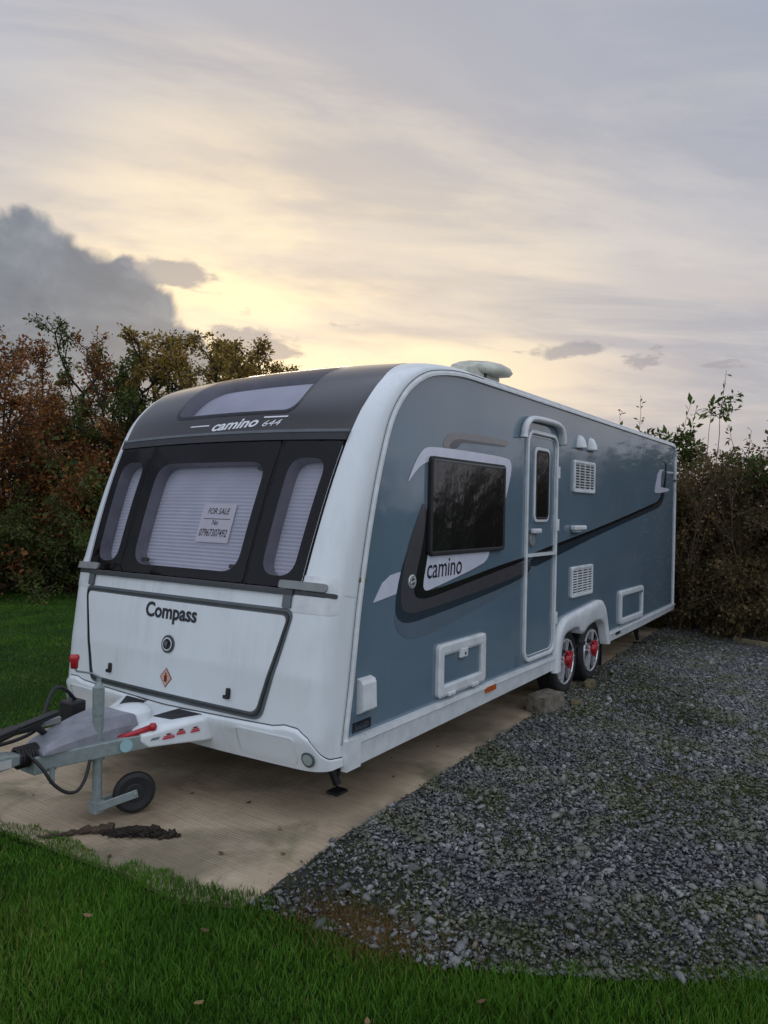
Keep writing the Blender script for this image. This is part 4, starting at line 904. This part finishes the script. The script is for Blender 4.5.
# dead leaves lying about
LM=[simple('fallen_leaf_brown',(.10,.045,.018),.7,dirt=.2),simple('fallen_leaf_tan',(.22,.13,.05),.7,dirt=.2)]
spots=[(-1.45,.2,1),(-1.25,-.25,0),(-1.0,-1.3,0),(.5,-.6,1),(1.2,-.9,1),(.1,-1.1,0),(2.1,-.5,1),(-.97,.30,1),(-.72,.22,0),(-1.05,.62,0),(-.3,.9,0),(.25,.3,0),(.62,.12,0),(-.55,-.02,0),(.9,.32,0),(-.85,1.6,0),(-.35,.18,1),(-1.3,-1.05,1),(-1.55,-.55,1),(-.62,1.9,0),(-.2,.55,0),(1.3,.2,0),(2.0,.16,0)]
for i,(x,y,k) in enumerate(spots):
    a=r.uniform(0,6.28); L=r.uniform(.012,.022); z=.004 if edge(y)<x else .035
    V=[];
    for t,wd,zz in ((-1,0,.004),(-.4,.5,.0),(.3,.55,.003),(1,0,.008)):
        for s_ in (-1,1): V.append((x+L*(t*math.cos(a)-s_*wd*math.sin(a)),y+L*(t*math.sin(a)+s_*wd*math.cos(a)),z+zz+.004*abs(s_*wd)))
    V=[V[0],V[2],V[3],V[4],V[5],V[7]]
    o=mesh('fallen_leaf',V,[(0,1,2),(1,3,4,2),(3,5,4)],LM[k],None)
    where='lying on the gravel' if (y<-.3 and edge(y)<x) else 'lying on the concrete strip' if edge(y)<x else 'lying in the foreground lawn'
    put(o,('tan' if k else 'small dark brown')+' dead leaf '+where,'leaf',group='dead leaves '+where)
# timber edging at the back of the gravel
o=bevel(MB().beam((7.10,-1.55,.025),(7.42,-.72,.03),.05,.07).build('timber_edging',M['wood'],None),.008,2); put(o,'pale old timber edging lying in front of the hedge at the back of the gravel','timber')

# ------------------------------------------------------------------ plants
def norm(v): return v/(np.linalg.norm(v)+1e-9)
def grow(r,stems,L0,levels,r0,up=.05,wander=.16,kids=1.4,ang=(.5,1.1),shrink=.6,nseg=4,lean=.3,spread=.2,first=1):
    segs=[];tips=[]
    def br(p,d,L,rad,lv):
        for i in range(nseg):
            d=norm(d+r.normal(0,wander,3)+np.array((0,0,up))); q=p+d*L/nseg; ra=rad*(1-.8*i/nseg) if lv==levels else rad*(1-.55*i/nseg); rb=rad*(1-.8*(i+1)/nseg) if lv==levels else rad*(1-.55*(i+1)/nseg)
            segs.append((p,q,ra,rb)); 
            if lv==levels or (lv==levels-1 and i>=nseg-2): tips.append((p,q,d))
            p=q
            if lv<levels and i>=(first if lv==0 else 0):
                nk=int(kids)+(r.uniform()<kids%1)
                for _ in range(nk):
                    t=r.normal(0,1,3); t=norm(t-d*(t@d)); a=r.uniform(*ang); dd=norm(d*math.cos(a)+t*math.sin(a)); br(p,dd,L*shrink*r.uniform(.7,1.15)*(1-.12*i),rad*.5,lv+1)
    for k in range(stems):
        a=r.uniform(0,6.28); o=np.array((math.cos(a),math.sin(a),0)); br(o*r.uniform(0,spread),norm(np.array((0,0,1))+o*r.uniform(0,lean)),L0*r.uniform(.75,1.1),r0*r.uniform(.7,1.1),0)
    return segs,tips
def tubes(segs,n=4):
    P=np.array([s[0] for s in segs]);Q=np.array([s[1] for s in segs]);ra=np.array([s[2] for s in segs]);rb=np.array([s[3] for s in segs])
    d=Q-P; d/=np.linalg.norm(d,axis=1)[:,None]; a=np.cross(d,np.array((.3,.9,.1))); a/=np.linalg.norm(a,axis=1)[:,None]+1e-9; b=np.cross(d,a)
    V=[]
    for C_,rr_ in ((P,ra),(Q,rb)):
        for k in range(n): t=2*PI*k/n; V.append(C_+rr_[:,None]*(math.cos(t)*a+math.sin(t)*b))
    V=np.stack(V,1).reshape(-1,3); i=(np.arange(len(segs))*2*n)[:,None]; T=[]
    for k in range(n): j=(k+1)%n; T+=[i+np.array([[k,j,n+j]]),i+np.array([[k,n+j,n+k]])]
    return V,np.concatenate(T)
def leafmesh(r,tips,per,size,droop=.3,out=.06,elong=1.0):
    P=np.array([t[0] for t in tips]);Q=np.array([t[1] for t in tips]);D=np.array([t[2] for t in tips]); n=len(tips)*per
    ii=np.repeat(np.arange(len(tips)),per); t=r.uniform(0,1,n)[:,None]; c=P[ii]*(1-t)+Q[ii]*t
    d=r.normal(0,1,(n,3)); d/=np.linalg.norm(d,axis=1)[:,None]; d=d+D[ii]*.5+np.array((0,0,-droop)); d/=np.linalg.norm(d,axis=1)[:,None]
    c=c+d*r.uniform(0,out,n)[:,None]; s=size*np.exp(r.normal(0,.3,n)); nn=r.normal(0,1,(n,3))+np.array((0,0,.8)); w=np.cross(d,nn); w/=np.linalg.norm(w,axis=1)[:,None]+1e-9; up=np.cross(w,d)
    S=s[:,None]; wd=.32/elong
    V=np.stack([c,c+d*S*.5+w*S*wd+up*S*.08,c+d*S,c+d*S*.5-w*S*wd+up*S*.08],1).reshape(-1,3)
    F=(np.arange(n)*4)[:,None]+np.array([[0,1,2,3]]); tone=np.repeat(np.clip(r.uniform(0,1,n)*.7+.3*r.uniform(0,1,len(tips))[ii],0,1),4)
    return V,F,tone
def leafmat(name,stops,tr=.35):
    m,nt,p=newmat(name); c=ramp(nt,attrfac(nt),stops); c=mix(nt,1.0,c,ramp(nt,noise(nt,.9,4,.6,objvec(nt)),[(.3,(.6,.62,.6)),(.7,(1.25,1.2,1.15))]),'MULTIPLY')
    nt.links.new(c,p.inputs['Base Color']); p.inputs['Roughness'].default_value=.6; p.inputs['Specular IOR Level'].default_value=.25
    out=nt.nodes['Material Output']; t=nd(nt,'ShaderNodeBsdfTranslucent'); nt.links.new(c,t.inputs[0]); s=nd(nt,'ShaderNodeMixShader'); s.inputs[0].default_value=tr; nt.links.new(p.outputs[0],s.inputs[1]); nt.links.new(t.outputs[0],s.inputs[2]); nt.links.new(s.outputs[0],out.inputs[0]); return m
LMt={'russet':leafmat('leaves_russet',[(0,(0.080,0.037,0.022)),(.35,(0.200,0.075,0.026)),(.7,(0.319,0.133,0.037)),(.9,(0.266,0.200,0.049)),(1,(0.425,0.226,0.068))]),
 'dark':leafmat('leaves_dark_green',[(0,(0.031,0.049,0.016)),(.5,(0.075,0.111,0.026)),(.85,(0.133,0.160,0.037)),(1,(0.266,0.186,0.054))]),
 'olive':leafmat('leaves_yellow_brown',[(0,(0.094,0.069,0.022)),(.4,(0.226,0.155,0.037)),(.8,(0.371,0.254,0.057)),(1,(0.451,0.266,0.080))]),
 'bramble':leafmat('leaves_bramble',[(0,(0.037,0.057,0.018)),(.5,(0.086,0.129,0.029)),(.8,(0.136,0.151,0.040)),(1,(0.245,0.107,0.043))]),
 'hedge':leafmat('leaves_hedge',[(0,(.045,.042,.018)),(.40,(.105,.090,.034)),(.75,(.175,.125,.055)),(1,(.24,.13,.065))])}
BK={'brown':simple('bark_brown',(.040,.030,.022),.9,dirt=.25,nscale=25),'grey':simple('bark_grey',(.07,.06,.05),.9,dirt=.25,nscale=25),'cane':simple('dry_canes',(.15,.10,.06),.85,dirt=.25,nscale=25)}
PROTO={}
def plant(name,kind,loc,label,cat,group,scale=1.0,rz=0.0):
    key=kind
    e=empty(name,loc,label,cat,group,rz); e.scale=(scale,)*3
    if key not in PROTO:
        r=np.random.default_rng(sum(map(ord,key))); c=KINDS[key]; segs,tips=grow(r,**c['g'])
        V,T=tubes(segs); V2,F2,t2=leafmesh(r,tips,**c['l'])
        a=trimesh('branches',V,T,BK[c['bark']]); b=trimesh('foliage',V2,F2,LMt[c['leaf']],col=t2)
        print(key,'segs',len(segs),'leaves',len(F2),'top',V2[:,2].max(),'rad',np.percentile(np.hypot(V2[:,0],V2[:,1]),95)); PROTO[key]=(a,b); a.parent=e; b.parent=e; return e
    for q in PROTO[key]: c=q.copy(); COL.objects.link(c); c.parent=e
    return e
KINDS={
 'hawthorn':dict(g=dict(stems=6,L0=3.0,levels=3,r0=.045,kids=1.5,lean=.5,spread=.5,up=.05,shrink=.5),l=dict(per=4,size=.044,out=.08),bark='brown',leaf='russet'),
 'maple':dict(g=dict(stems=3,L0=3.4,levels=3,r0=.06,kids=1.35,lean=.3,spread=.3,up=.09,shrink=.48),l=dict(per=6,size=.048,out=.10),bark='brown',leaf='dark'),
 'field':dict(g=dict(stems=3,L0=3.2,levels=3,r0=.06,kids=1.5,lean=.3,spread=.3,up=.12,shrink=.45),l=dict(per=6,size=.044,out=.10),bark='brown',leaf='olive'),
 'bramble':dict(g=dict(stems=14,L0=1.5,levels=2,r0=.014,kids=1.7,lean=1.0,spread=.9,up=-.02,wander=.28,shrink=.6,first=0),l=dict(per=7,size=.050,out=.13),bark='cane',leaf='bramble'),
 'rusty':dict(g=dict(stems=14,L0=1.7,levels=2,r0=.016,kids=1.7,lean=.9,spread=.8,up=-.0,wander=.26,shrink=.6,first=0),l=dict(per=6,size=.046,out=.13),bark='cane',leaf='russet'),
 'hedge':dict(g=dict(stems=22,L0=1.75,levels=2,r0=.013,kids=1.7,lean=.28,spread=.6,up=.12,wander=.16,shrink=.42,first=0,ang=(.25,.75)),l=dict(per=2,size=.040,out=.09),bark='cane',leaf='hedge'),
 'hedgelow':dict(g=dict(stems=16,L0=.95,levels=2,r0=.010,kids=1.8,lean=.8,spread=.7,up=.0,wander=.28,shrink=.5,first=0),l=dict(per=2,size=.042,out=.08),bark='cane',leaf='hedge'),
}
TG='trees in the row beyond the left lawn'
for nm,k,loc,s_,rz,lab in [
 ('hawthorn_tree','hawthorn',(4.7,12.1,-.05),1.16,0.3,'russet leaved hawthorn with bare top twigs at the left edge of the photo'),
 ('hawthorn_tree','hawthorn',(5.6,11.4,-.05),.92,2.0,'smaller russet hawthorn in front of the dark green trees, left of the caravan roof'),
 ('hawthorn_tree','hawthorn',(5.0,12.7,-.05),1.34,5.0,'tallest twiggy russet hawthorn cut by the left edge of the photo'),
 ('hawthorn_tree','hawthorn',(2.6,14.0,-.05),1.2,4.0,'russet hawthorn at the far outer left end of the tree row'),
 ('maple_tree','maple',(6.3,11.5,-.05),1.12,1.0,'dark green open crowned maple rising highest behind the left front corner'),
 ('maple_tree','maple',(7.0,11.1,-.05),1.14,3.6,'second dark green maple just right of the tallest one'),
 ('maple_tree','maple',(7.6,10.6,-.05),1.02,4.6,'third dark green maple, half hidden by the front roof edge'),
 ('field_maple_tree','field',(7.5,10.6,-.05),1.42,5.4,'yellow brown tree between the green maples and the bushy top'),
 ('field_maple_tree','field',(8.2,10.0,-.05),1.42,.4,'yellow brown tree whose bushy top shows above the dark front roof panel'),
 ('field_maple_tree','field',(8.9,9.6,-.05),1.38,1.9,'yellow brown tree with thin spiky top to the right of the bushy one'),
 ('field_maple_tree','field',(14.6,14.0,-.05),1.42,3.3,'single small tree top peeping over the middle of the front roof edge'),
 ]: plant(nm,k,loc,lab,'tree',TG,s_,rz)
BG='bushes along the back of the left lawn'
for i,(k,x,y,s_) in enumerate([('rusty',3.3,12.3,1.1),('bramble',4.0,11.7,.95),('bramble',4.7,11.1,1.0),('bramble',5.4,10.5,.95),('bramble',6.1,9.8,1.05),('rusty',6.8,9.2,1.1),('bramble',7.5,8.5,1.1),('rusty',4.5,12.2,1.45),('rusty',5.3,11.5,1.55),('bramble',6.0,10.9,1.5),('rusty',6.8,10.2,1.5),('bramble',7.6,9.4,1.6),('rusty',8.4,8.7,1.4),('bramble',2.5,13.1,1.2),('bramble',1.6,14.2,1.4)]):
    plant('bramble_bush' if k=='bramble' else 'russet_bush',k,(x,y,-.05),('green bramble bush' if k=='bramble' else 'rust coloured autumn bush')+' in the thicket along the back edge of the left lawn','bush','green brambles behind the left lawn' if k=='bramble' else 'rust coloured bushes behind the left lawn',s_,i*1.3)
for i in range(7):
    y=-3.4+i*.78
    plant('hedge_shrub','hedge',(8.55+.25*math.sin(i*2.1),y,-.05),'brown green hedge shrub with upright stems in the hedge behind the rear of the caravan','hedge shrub','shrubs of the hedge behind the gravel',1.16+.08*math.sin(i*1.7),i*2.2)
    plant('low_hedge_shrub','hedgelow',(8.15+.12*math.sin(i*1.3),y+.35,-.05),'low dark bramble at the foot of the hedge behind the gravel','bramble','low brambles at the foot of the hedge',1.0+.1*math.sin(i),i*1.2)
    plant('hedge_shrub','hedge',(9.5+.25*math.sin(i*1.1),y+.3,-.05),'brown green hedge shrub with upright stems in the hedge behind the rear of the caravan','hedge shrub','shrubs of the hedge behind the gravel',1.24+.06*math.sin(i*2.7),i*1.2)
# long grass and ivy thicket behind the hedge, too dense to count
# tall leafy stems standing out of the hedge
def buddleia(name,base,top,bend,seed,label,nl=40,leaf=.11,side=3,kind='dark',start=.55):
    r=np.random.default_rng(seed); e=empty(name,base,label,'tall plant'); base=np.array(base); top=np.array(top)
    segs=[];tips=[]
    def stem(p0,p1,bend,rad,n=14,st=.5):
        P=[];
        for i in range(n+1): t=i/n; P.append(p0*(1-t)+p1*t+np.array(bend)*t*t+r.normal(0,.008,3)*(i>0))
        for i in range(n):
            segs.append((P[i],P[i+1],rad*(1-.8*i/n),rad*(1-.8*(i+1)/n)))
            if i/n>=st: tips.append((P[i],P[i+1],norm(P[i+1]-P[i])))
        return P
    P=stem(base,top,bend,.014,16,start)
    for k in range(side):
        i=int(16*(start+.1+(.9-start-.1)*k/max(1,side-1)))-1; a=r.uniform(0,6.28); q=P[i]; L=r.uniform(.3,.62); d=np.array((math.cos(a)*.7,math.sin(a)*.7,.55)); stem(q,q+d*L,(0,0,-.05),.005,6,.15)
    V,T=tubes(segs); V2,F2,t2=leafmesh(r,tips,max(1,nl//len(tips)),leaf,droop=.15,out=.03,elong=1.5)
    trimesh('stem',V,T,BK['brown'],parent=e); trimesh('leaves',V2,F2,LMt[kind],parent=e,col=t2); return e
buddleia('buddleia_stem',(8.4,-.15,0),(8.75,-.20,3.72),(.05,-.12,.08),5,'tallest thin leafy stem rising above the hedge right of the caravan',120,.085,7,start=.84)
buddleia('buddleia_stem',(8.6,.02,0),(8.7,-.05,3.3),(0,-.1,.0),6,'thin bare stem standing close beside the tallest one',20,.10,0,start=.9)
for j,(q,t,bnd) in enumerate([((8.6,.7,0),(8.6,.62,3.22),(0,-.5,.12)),((8.7,.9,0),(8.7,.85,3.25),(0,.05,.2)),((8.8,.5,0),(8.7,.40,3.1),(-.0,-.35,.2)),((8.6,1.2,0),(8.6,1.05,3.1),(0,.15,.2))]):
    buddleia('arching_shrub',q,t,bnd,20+j,['arching leafy branch over the rear roof corner, bending right','upright leafy spray above the rear roof edge','leafy spray arching low between roof and tallest stem','leftmost leafy spray showing above the caravan roof'][j],420,.085,12,start=.70)
for j,(q,t,bnd) in enumerate([((8.3,-1.0,0),(8.3,-.75,2.85),(0,.3,.1)),((8.4,-1.3,0),(8.4,-.75,2.85),(0,-.25,.15)),((8.3,-.8,0),(8.3,-.45,2.75),(0,-.3,.1))]):
    buddleia('buddleia_stem',q,t,bnd,40+j,['dark drooping flower spike leaning left at the hedge top','dark drooping flower spike at the right edge of the hedge top','low leafy shoot on the hedge top between the two flower spikes'][j],220,.075,6,start=.66)
# trees standing behind the photographer, seen only as reflections
for nm,k,loc,s_,rz,lab in [('maple_tree','maple',(-7.0,11.5,-.05),1.0,.3,'open crowned tree reflected in the left front windows'),('hawthorn_tree','hawthorn',(-4.6,12.6,-.05),1.05,1.3,'russet tree reflected low in the left front windows'),('field_maple_tree','field',(-9.6,9.6,-.05),1.15,2.3,'yellow brown tree reflected low in the middle front window')]:
    plant(nm,k,loc,lab,'tree','trees reflected in the front windows',s_,rz)
for i in range(6):
    plant('hedge_shrub','hedge',(2+2.6*i,-11.5,-.05),'hedge shrub mirrored in the glossy blue side of the caravan','hedge shrub','hedge mirrored in the caravan side',1.5,i*1.1)

# ------------------------------------------------------------------ sky and light
SUNAZ=R(41.5)      # direction of the glow, measured from +X towards +Y
SUNEL=R(9); FILL_GAIN=2.25
w=bpy.data.worlds.new('World'); sc.world=w; w.use_nodes=True; nt=w.node_tree; nt.nodes.clear(); L=nt.links
def math_(op,a,b=None,c=None,clamp=False):
    n=nd(nt,'ShaderNodeMath',operation=op); n.use_clamp=clamp
    for i,v in enumerate((a,b,c)):
        if v is None: continue
        if isinstance(v,(int,float)): n.inputs[i].default_value=v
        else: L.new(v,n.inputs[i])
    return n.outputs[0]
def smooth(x,a,b): n=nd(nt,'ShaderNodeMapRange',interpolation_type='SMOOTHSTEP'); L.new(x,n.inputs[0]); n.inputs[1].default_value=a; n.inputs[2].default_value=b; return n.outputs[0]
tc=nd(nt,'ShaderNodeTexCoord'); D=tc.outputs['Generated']
rot=nd(nt,'ShaderNodeMapping',vector_type='POINT'); rot.inputs['Rotation'].default_value=(0,0,-SUNAZ); L.new(D,rot.inputs['Vector']); sx=nd(nt,'ShaderNodeSeparateXYZ'); L.new(rot.outputs[0],sx.inputs[0])
X,Y,Z=sx.outputs
az=math_('ARCTAN2',Y,X)          # 0 towards the glow, positive to the left
el=math_('ARCSINE',Z)
# cloud layer coordinates (plane overhead, streaks fanning away)
zc=math_('ADD',math_('MAXIMUM',Z,0),.13); pv=nd(nt,'ShaderNodeCombineXYZ'); L.new(math_('DIVIDE',X,zc),pv.inputs[0]); L.new(math_('DIVIDE',Y,zc),pv.inputs[1])
def cl(scale,sx_,sy_,rz,detail=7,rough=.55,dist=.5,seed=0):
    m=nd(nt,'ShaderNodeMapping'); m.inputs['Scale'].default_value=(sx_,sy_,1); m.inputs['Rotation'].default_value=(0,0,rz); m.inputs['Location'].default_value=(seed,seed*1.7,0); L.new(pv.outputs[0],m.inputs[0]); return noise(nt,scale,detail,rough,m.outputs[0],dist)
n1=cl(.9,1.0,.45,R(35),8,.55,.7,3.1); n2=cl(2.6,1,.35,R(30),8,.6,.5,7.7); n3=cl(.45,1,1,0,5,.5,.4,1.3)
# clear-sky colour by elevation: cream near the horizon, grey-mauve above
g=ramp(nt,math_('DIVIDE',el,PI/2),[(0,(.48,.43,.42)),(.10,(.58,.50,.47)),(.20,(.46,.45,.49)),(.33,(.34,.39,.50)),(.6,(.33,.38,.48)),(1,(.34,.375,.44))])
# cooler and greyer away from the sunset
cosg=nd(nt,'ShaderNodeVectorMath',operation='DOT_PRODUCT'); L.new(D,cosg.inputs[0]); cosg.inputs[1].default_value=(math.cos(SUNEL)*math.cos(SUNAZ),math.cos(SUNEL)*math.sin(SUNAZ),math.sin(SUNEL)); cg=cosg.outputs['Value']
away=smooth(cg,.75,-.2); g=mix(nt,away,g,(.35,.385,.46))
glow=smooth(cg,.86,1.0); glow=math_('MULTIPLY',math_('MULTIPLY',glow,glow),.95); g=mix(nt,glow,g,(1.2,.94,.54))
warm=smooth(cg,.72,.99); g=mix(nt,math_('MULTIPLY',warm,.33),g,(.80,.69,.56))
# soft broken high cloud
den=smooth(n1,.42,.62); thin=smooth(n2,.42,.66)
cshade=mix(nt,warm,(.29,.325,.41),(.40,.385,.42))
g=mix(nt,math_('MULTIPLY',den,.72),g,cshade); g=mix(nt,math_('MULTIPLY',thin,.40),g,mix(nt,warm,(.52,.53,.57),(.88,.76,.60)))
big=smooth(n3,.42,.62); g=mix(nt,math_('MULTIPLY',math_('MULTIPLY',big,smooth(el,.18,.55)),.35),g,(.37,.38,.435))
# dark cumulus bank low on the left
def n3d(scale,seed,detail=7,rough=.6,sy=1):
    m=nd(nt,'ShaderNodeMapping'); m.inputs['Location'].default_value=(seed,seed,seed); m.inputs['Scale'].default_value=(1,1,sy); L.new(D,m.inputs[0]); return noise(nt,scale,detail,rough,m.outputs[0],.3)
k1=n3d(5.5,2.2,8,.55)
def lin(a0,e0,k): return math_('ADD',math_('MULTIPLY',math_('SUBTRACT',az,a0),k),e0)
topel=math_('MINIMUM',math_('MINIMUM',lin(.110,.20,2.4),lin(.133,.235,1.0)),lin(.223,.318,.16))      # edge climbs to the left
edgev=math_('ADD',math_('SUBTRACT',topel,el),math_('MULTIPLY',math_('SUBTRACT',k1,.5),.26))
bank=smooth(edgev,-.006,.016); k2=n3d(9,5,7,.6,1.6)
bcol=ramp(nt,k2,[(.30,(.12,.14,.18)),(.5,(.165,.19,.235)),(.72,(.25,.275,.32))])
left=smooth(az,1.6,1.1); bank=math_('MULTIPLY',bank,left); g=mix(nt,math_('MULTIPLY',bank,.97),g,bcol)
# small ragged cloud scraps near the glow and right
k3=n3d(11,8.3,6,.62,2.6); band=math_('MULTIPLY',smooth(el,.30,.19),smooth(el,.06,.12)); scr=math_('MULTIPLY',math_('MULTIPLY',smooth(k3,.60,.68),band),math_('SUBTRACT',1.0,bank)); g=mix(nt,math_('MULTIPLY',scr,.75),g,(.33,.31,.34))
def blob(a0,e0,ra,re,amt,sd):
    global g
    u_=math_('DIVIDE',math_('SUBTRACT',az,a0),ra); v_=math_('DIVIDE',math_('SUBTRACT',el,e0),re); q=math_('SQRT',math_('ADD',math_('MULTIPLY',u_,u_),math_('MULTIPLY',v_,v_)))
    kk=n3d(14,sd,6,.62,2.2); g=mix(nt,math_('MULTIPLY',smooth(math_('ADD',math_('SUBTRACT',1.0,q),math_('MULTIPLY',math_('SUBTRACT',kk,.5),3.2)),.0,.55),amt),g,(.27,.27,.31))
blob(.158,.285,.075,.022,.75,1.1); blob(.05,.212,.060,.020,.8,2.3); blob(-.372,.205,.055,.011,.7,5.2); blob(.255,.30,.02,.01,.3,9.2)
# low grey bank over the right hedge
k4=n3d(4,4.4,6,.55,3); lowr=math_('MULTIPLY',smooth(math_('ADD',el,math_('MULTIPLY',math_('SUBTRACT',k4,.5),.12)),.115,.085),smooth(az,-.25,-.5)); g=mix(nt,math_('MULTIPLY',lowr,.6),g,(.36,.36,.40))
below=smooth(Z,.0,-.06); g=mix(nt,below,g,(.06,.07,.05))
# unseen sky overhead and behind the camera boosted, added fill for ground and caravan
hid=math_('MAXIMUM',smooth(el,.70,1.05),smooth(cg,.55,-.15)); gain=math_('MULTIPLY_ADD',math_('MULTIPLY',hid,smooth(Z,-.02,.02)),FILL_GAIN-1,1.0)
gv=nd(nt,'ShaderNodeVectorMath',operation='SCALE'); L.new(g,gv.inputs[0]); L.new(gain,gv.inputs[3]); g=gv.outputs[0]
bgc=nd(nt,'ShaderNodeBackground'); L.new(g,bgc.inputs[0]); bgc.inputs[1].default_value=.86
sk=nd(nt,'ShaderNodeTexSky',sky_type='NISHITA'); sk.sun_disc=False; sk.sun_elevation=SUNEL; sk.sun_rotation=PI/2-SUNAZ; sk.air_density=1.2; sk.dust_density=2
bgs=nd(nt,'ShaderNodeBackground'); L.new(sk.outputs[0],bgs.inputs[0]); bgs.inputs[1].default_value=.05
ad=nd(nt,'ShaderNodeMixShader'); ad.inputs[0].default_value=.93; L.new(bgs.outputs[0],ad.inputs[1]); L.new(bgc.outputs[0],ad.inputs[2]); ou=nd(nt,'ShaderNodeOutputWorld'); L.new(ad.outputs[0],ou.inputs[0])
sl_=bpy.data.lights.new('sun','SUN'); sl_.energy=.5; sl_.angle=R(12); sl_.color=(1,.82,.6); so=bpy.data.objects.new('sun',sl_); COL.objects.link(so)
dirv=Vector((math.cos(SUNEL)*math.cos(SUNAZ),math.cos(SUNEL)*math.sin(SUNAZ),math.sin(SUNEL))); so.rotation_euler=dirv.to_track_quat('Z','Y').to_euler()

# ------------------------------------------------------------------ camera
C=Vector((-3.2388,-2.3966,1.6707)); yaw,pitch,roll=.59734,-.00596,.01873
f=Vector((math.cos(pitch)*math.cos(yaw),math.cos(pitch)*math.sin(yaw),math.sin(pitch))); rt=f.cross(Vector((0,0,1))).normalized(); u=rt.cross(f)
rt2=rt*math.cos(roll)+u*math.sin(roll); u2=u*math.cos(roll)-rt*math.sin(roll)
cam=bpy.data.cameras.new('camera'); co=bpy.data.objects.new('camera',cam); COL.objects.link(co)
co.matrix_world=Matrix(((rt2.x,u2.x,-f.x,C.x),(rt2.y,u2.y,-f.y,C.y),(rt2.z,u2.z,-f.z,C.z),(0,0,0,1)))
cam.sensor_fit='VERTICAL'; cam.sensor_height=24; cam.lens=746.3/1024*24; cam.clip_end=2000; cam.clip_start=.05
sc.camera=co
sc.view_settings.view_transform='Standard'; sc.view_settings.look='None'; sc.view_settings.exposure=.45; sc.view_settings.gamma=1
sc.cycles.max_bounces=4; sc.cycles.transparent_max_bounces=12; sc.cycles.use_denoising=True
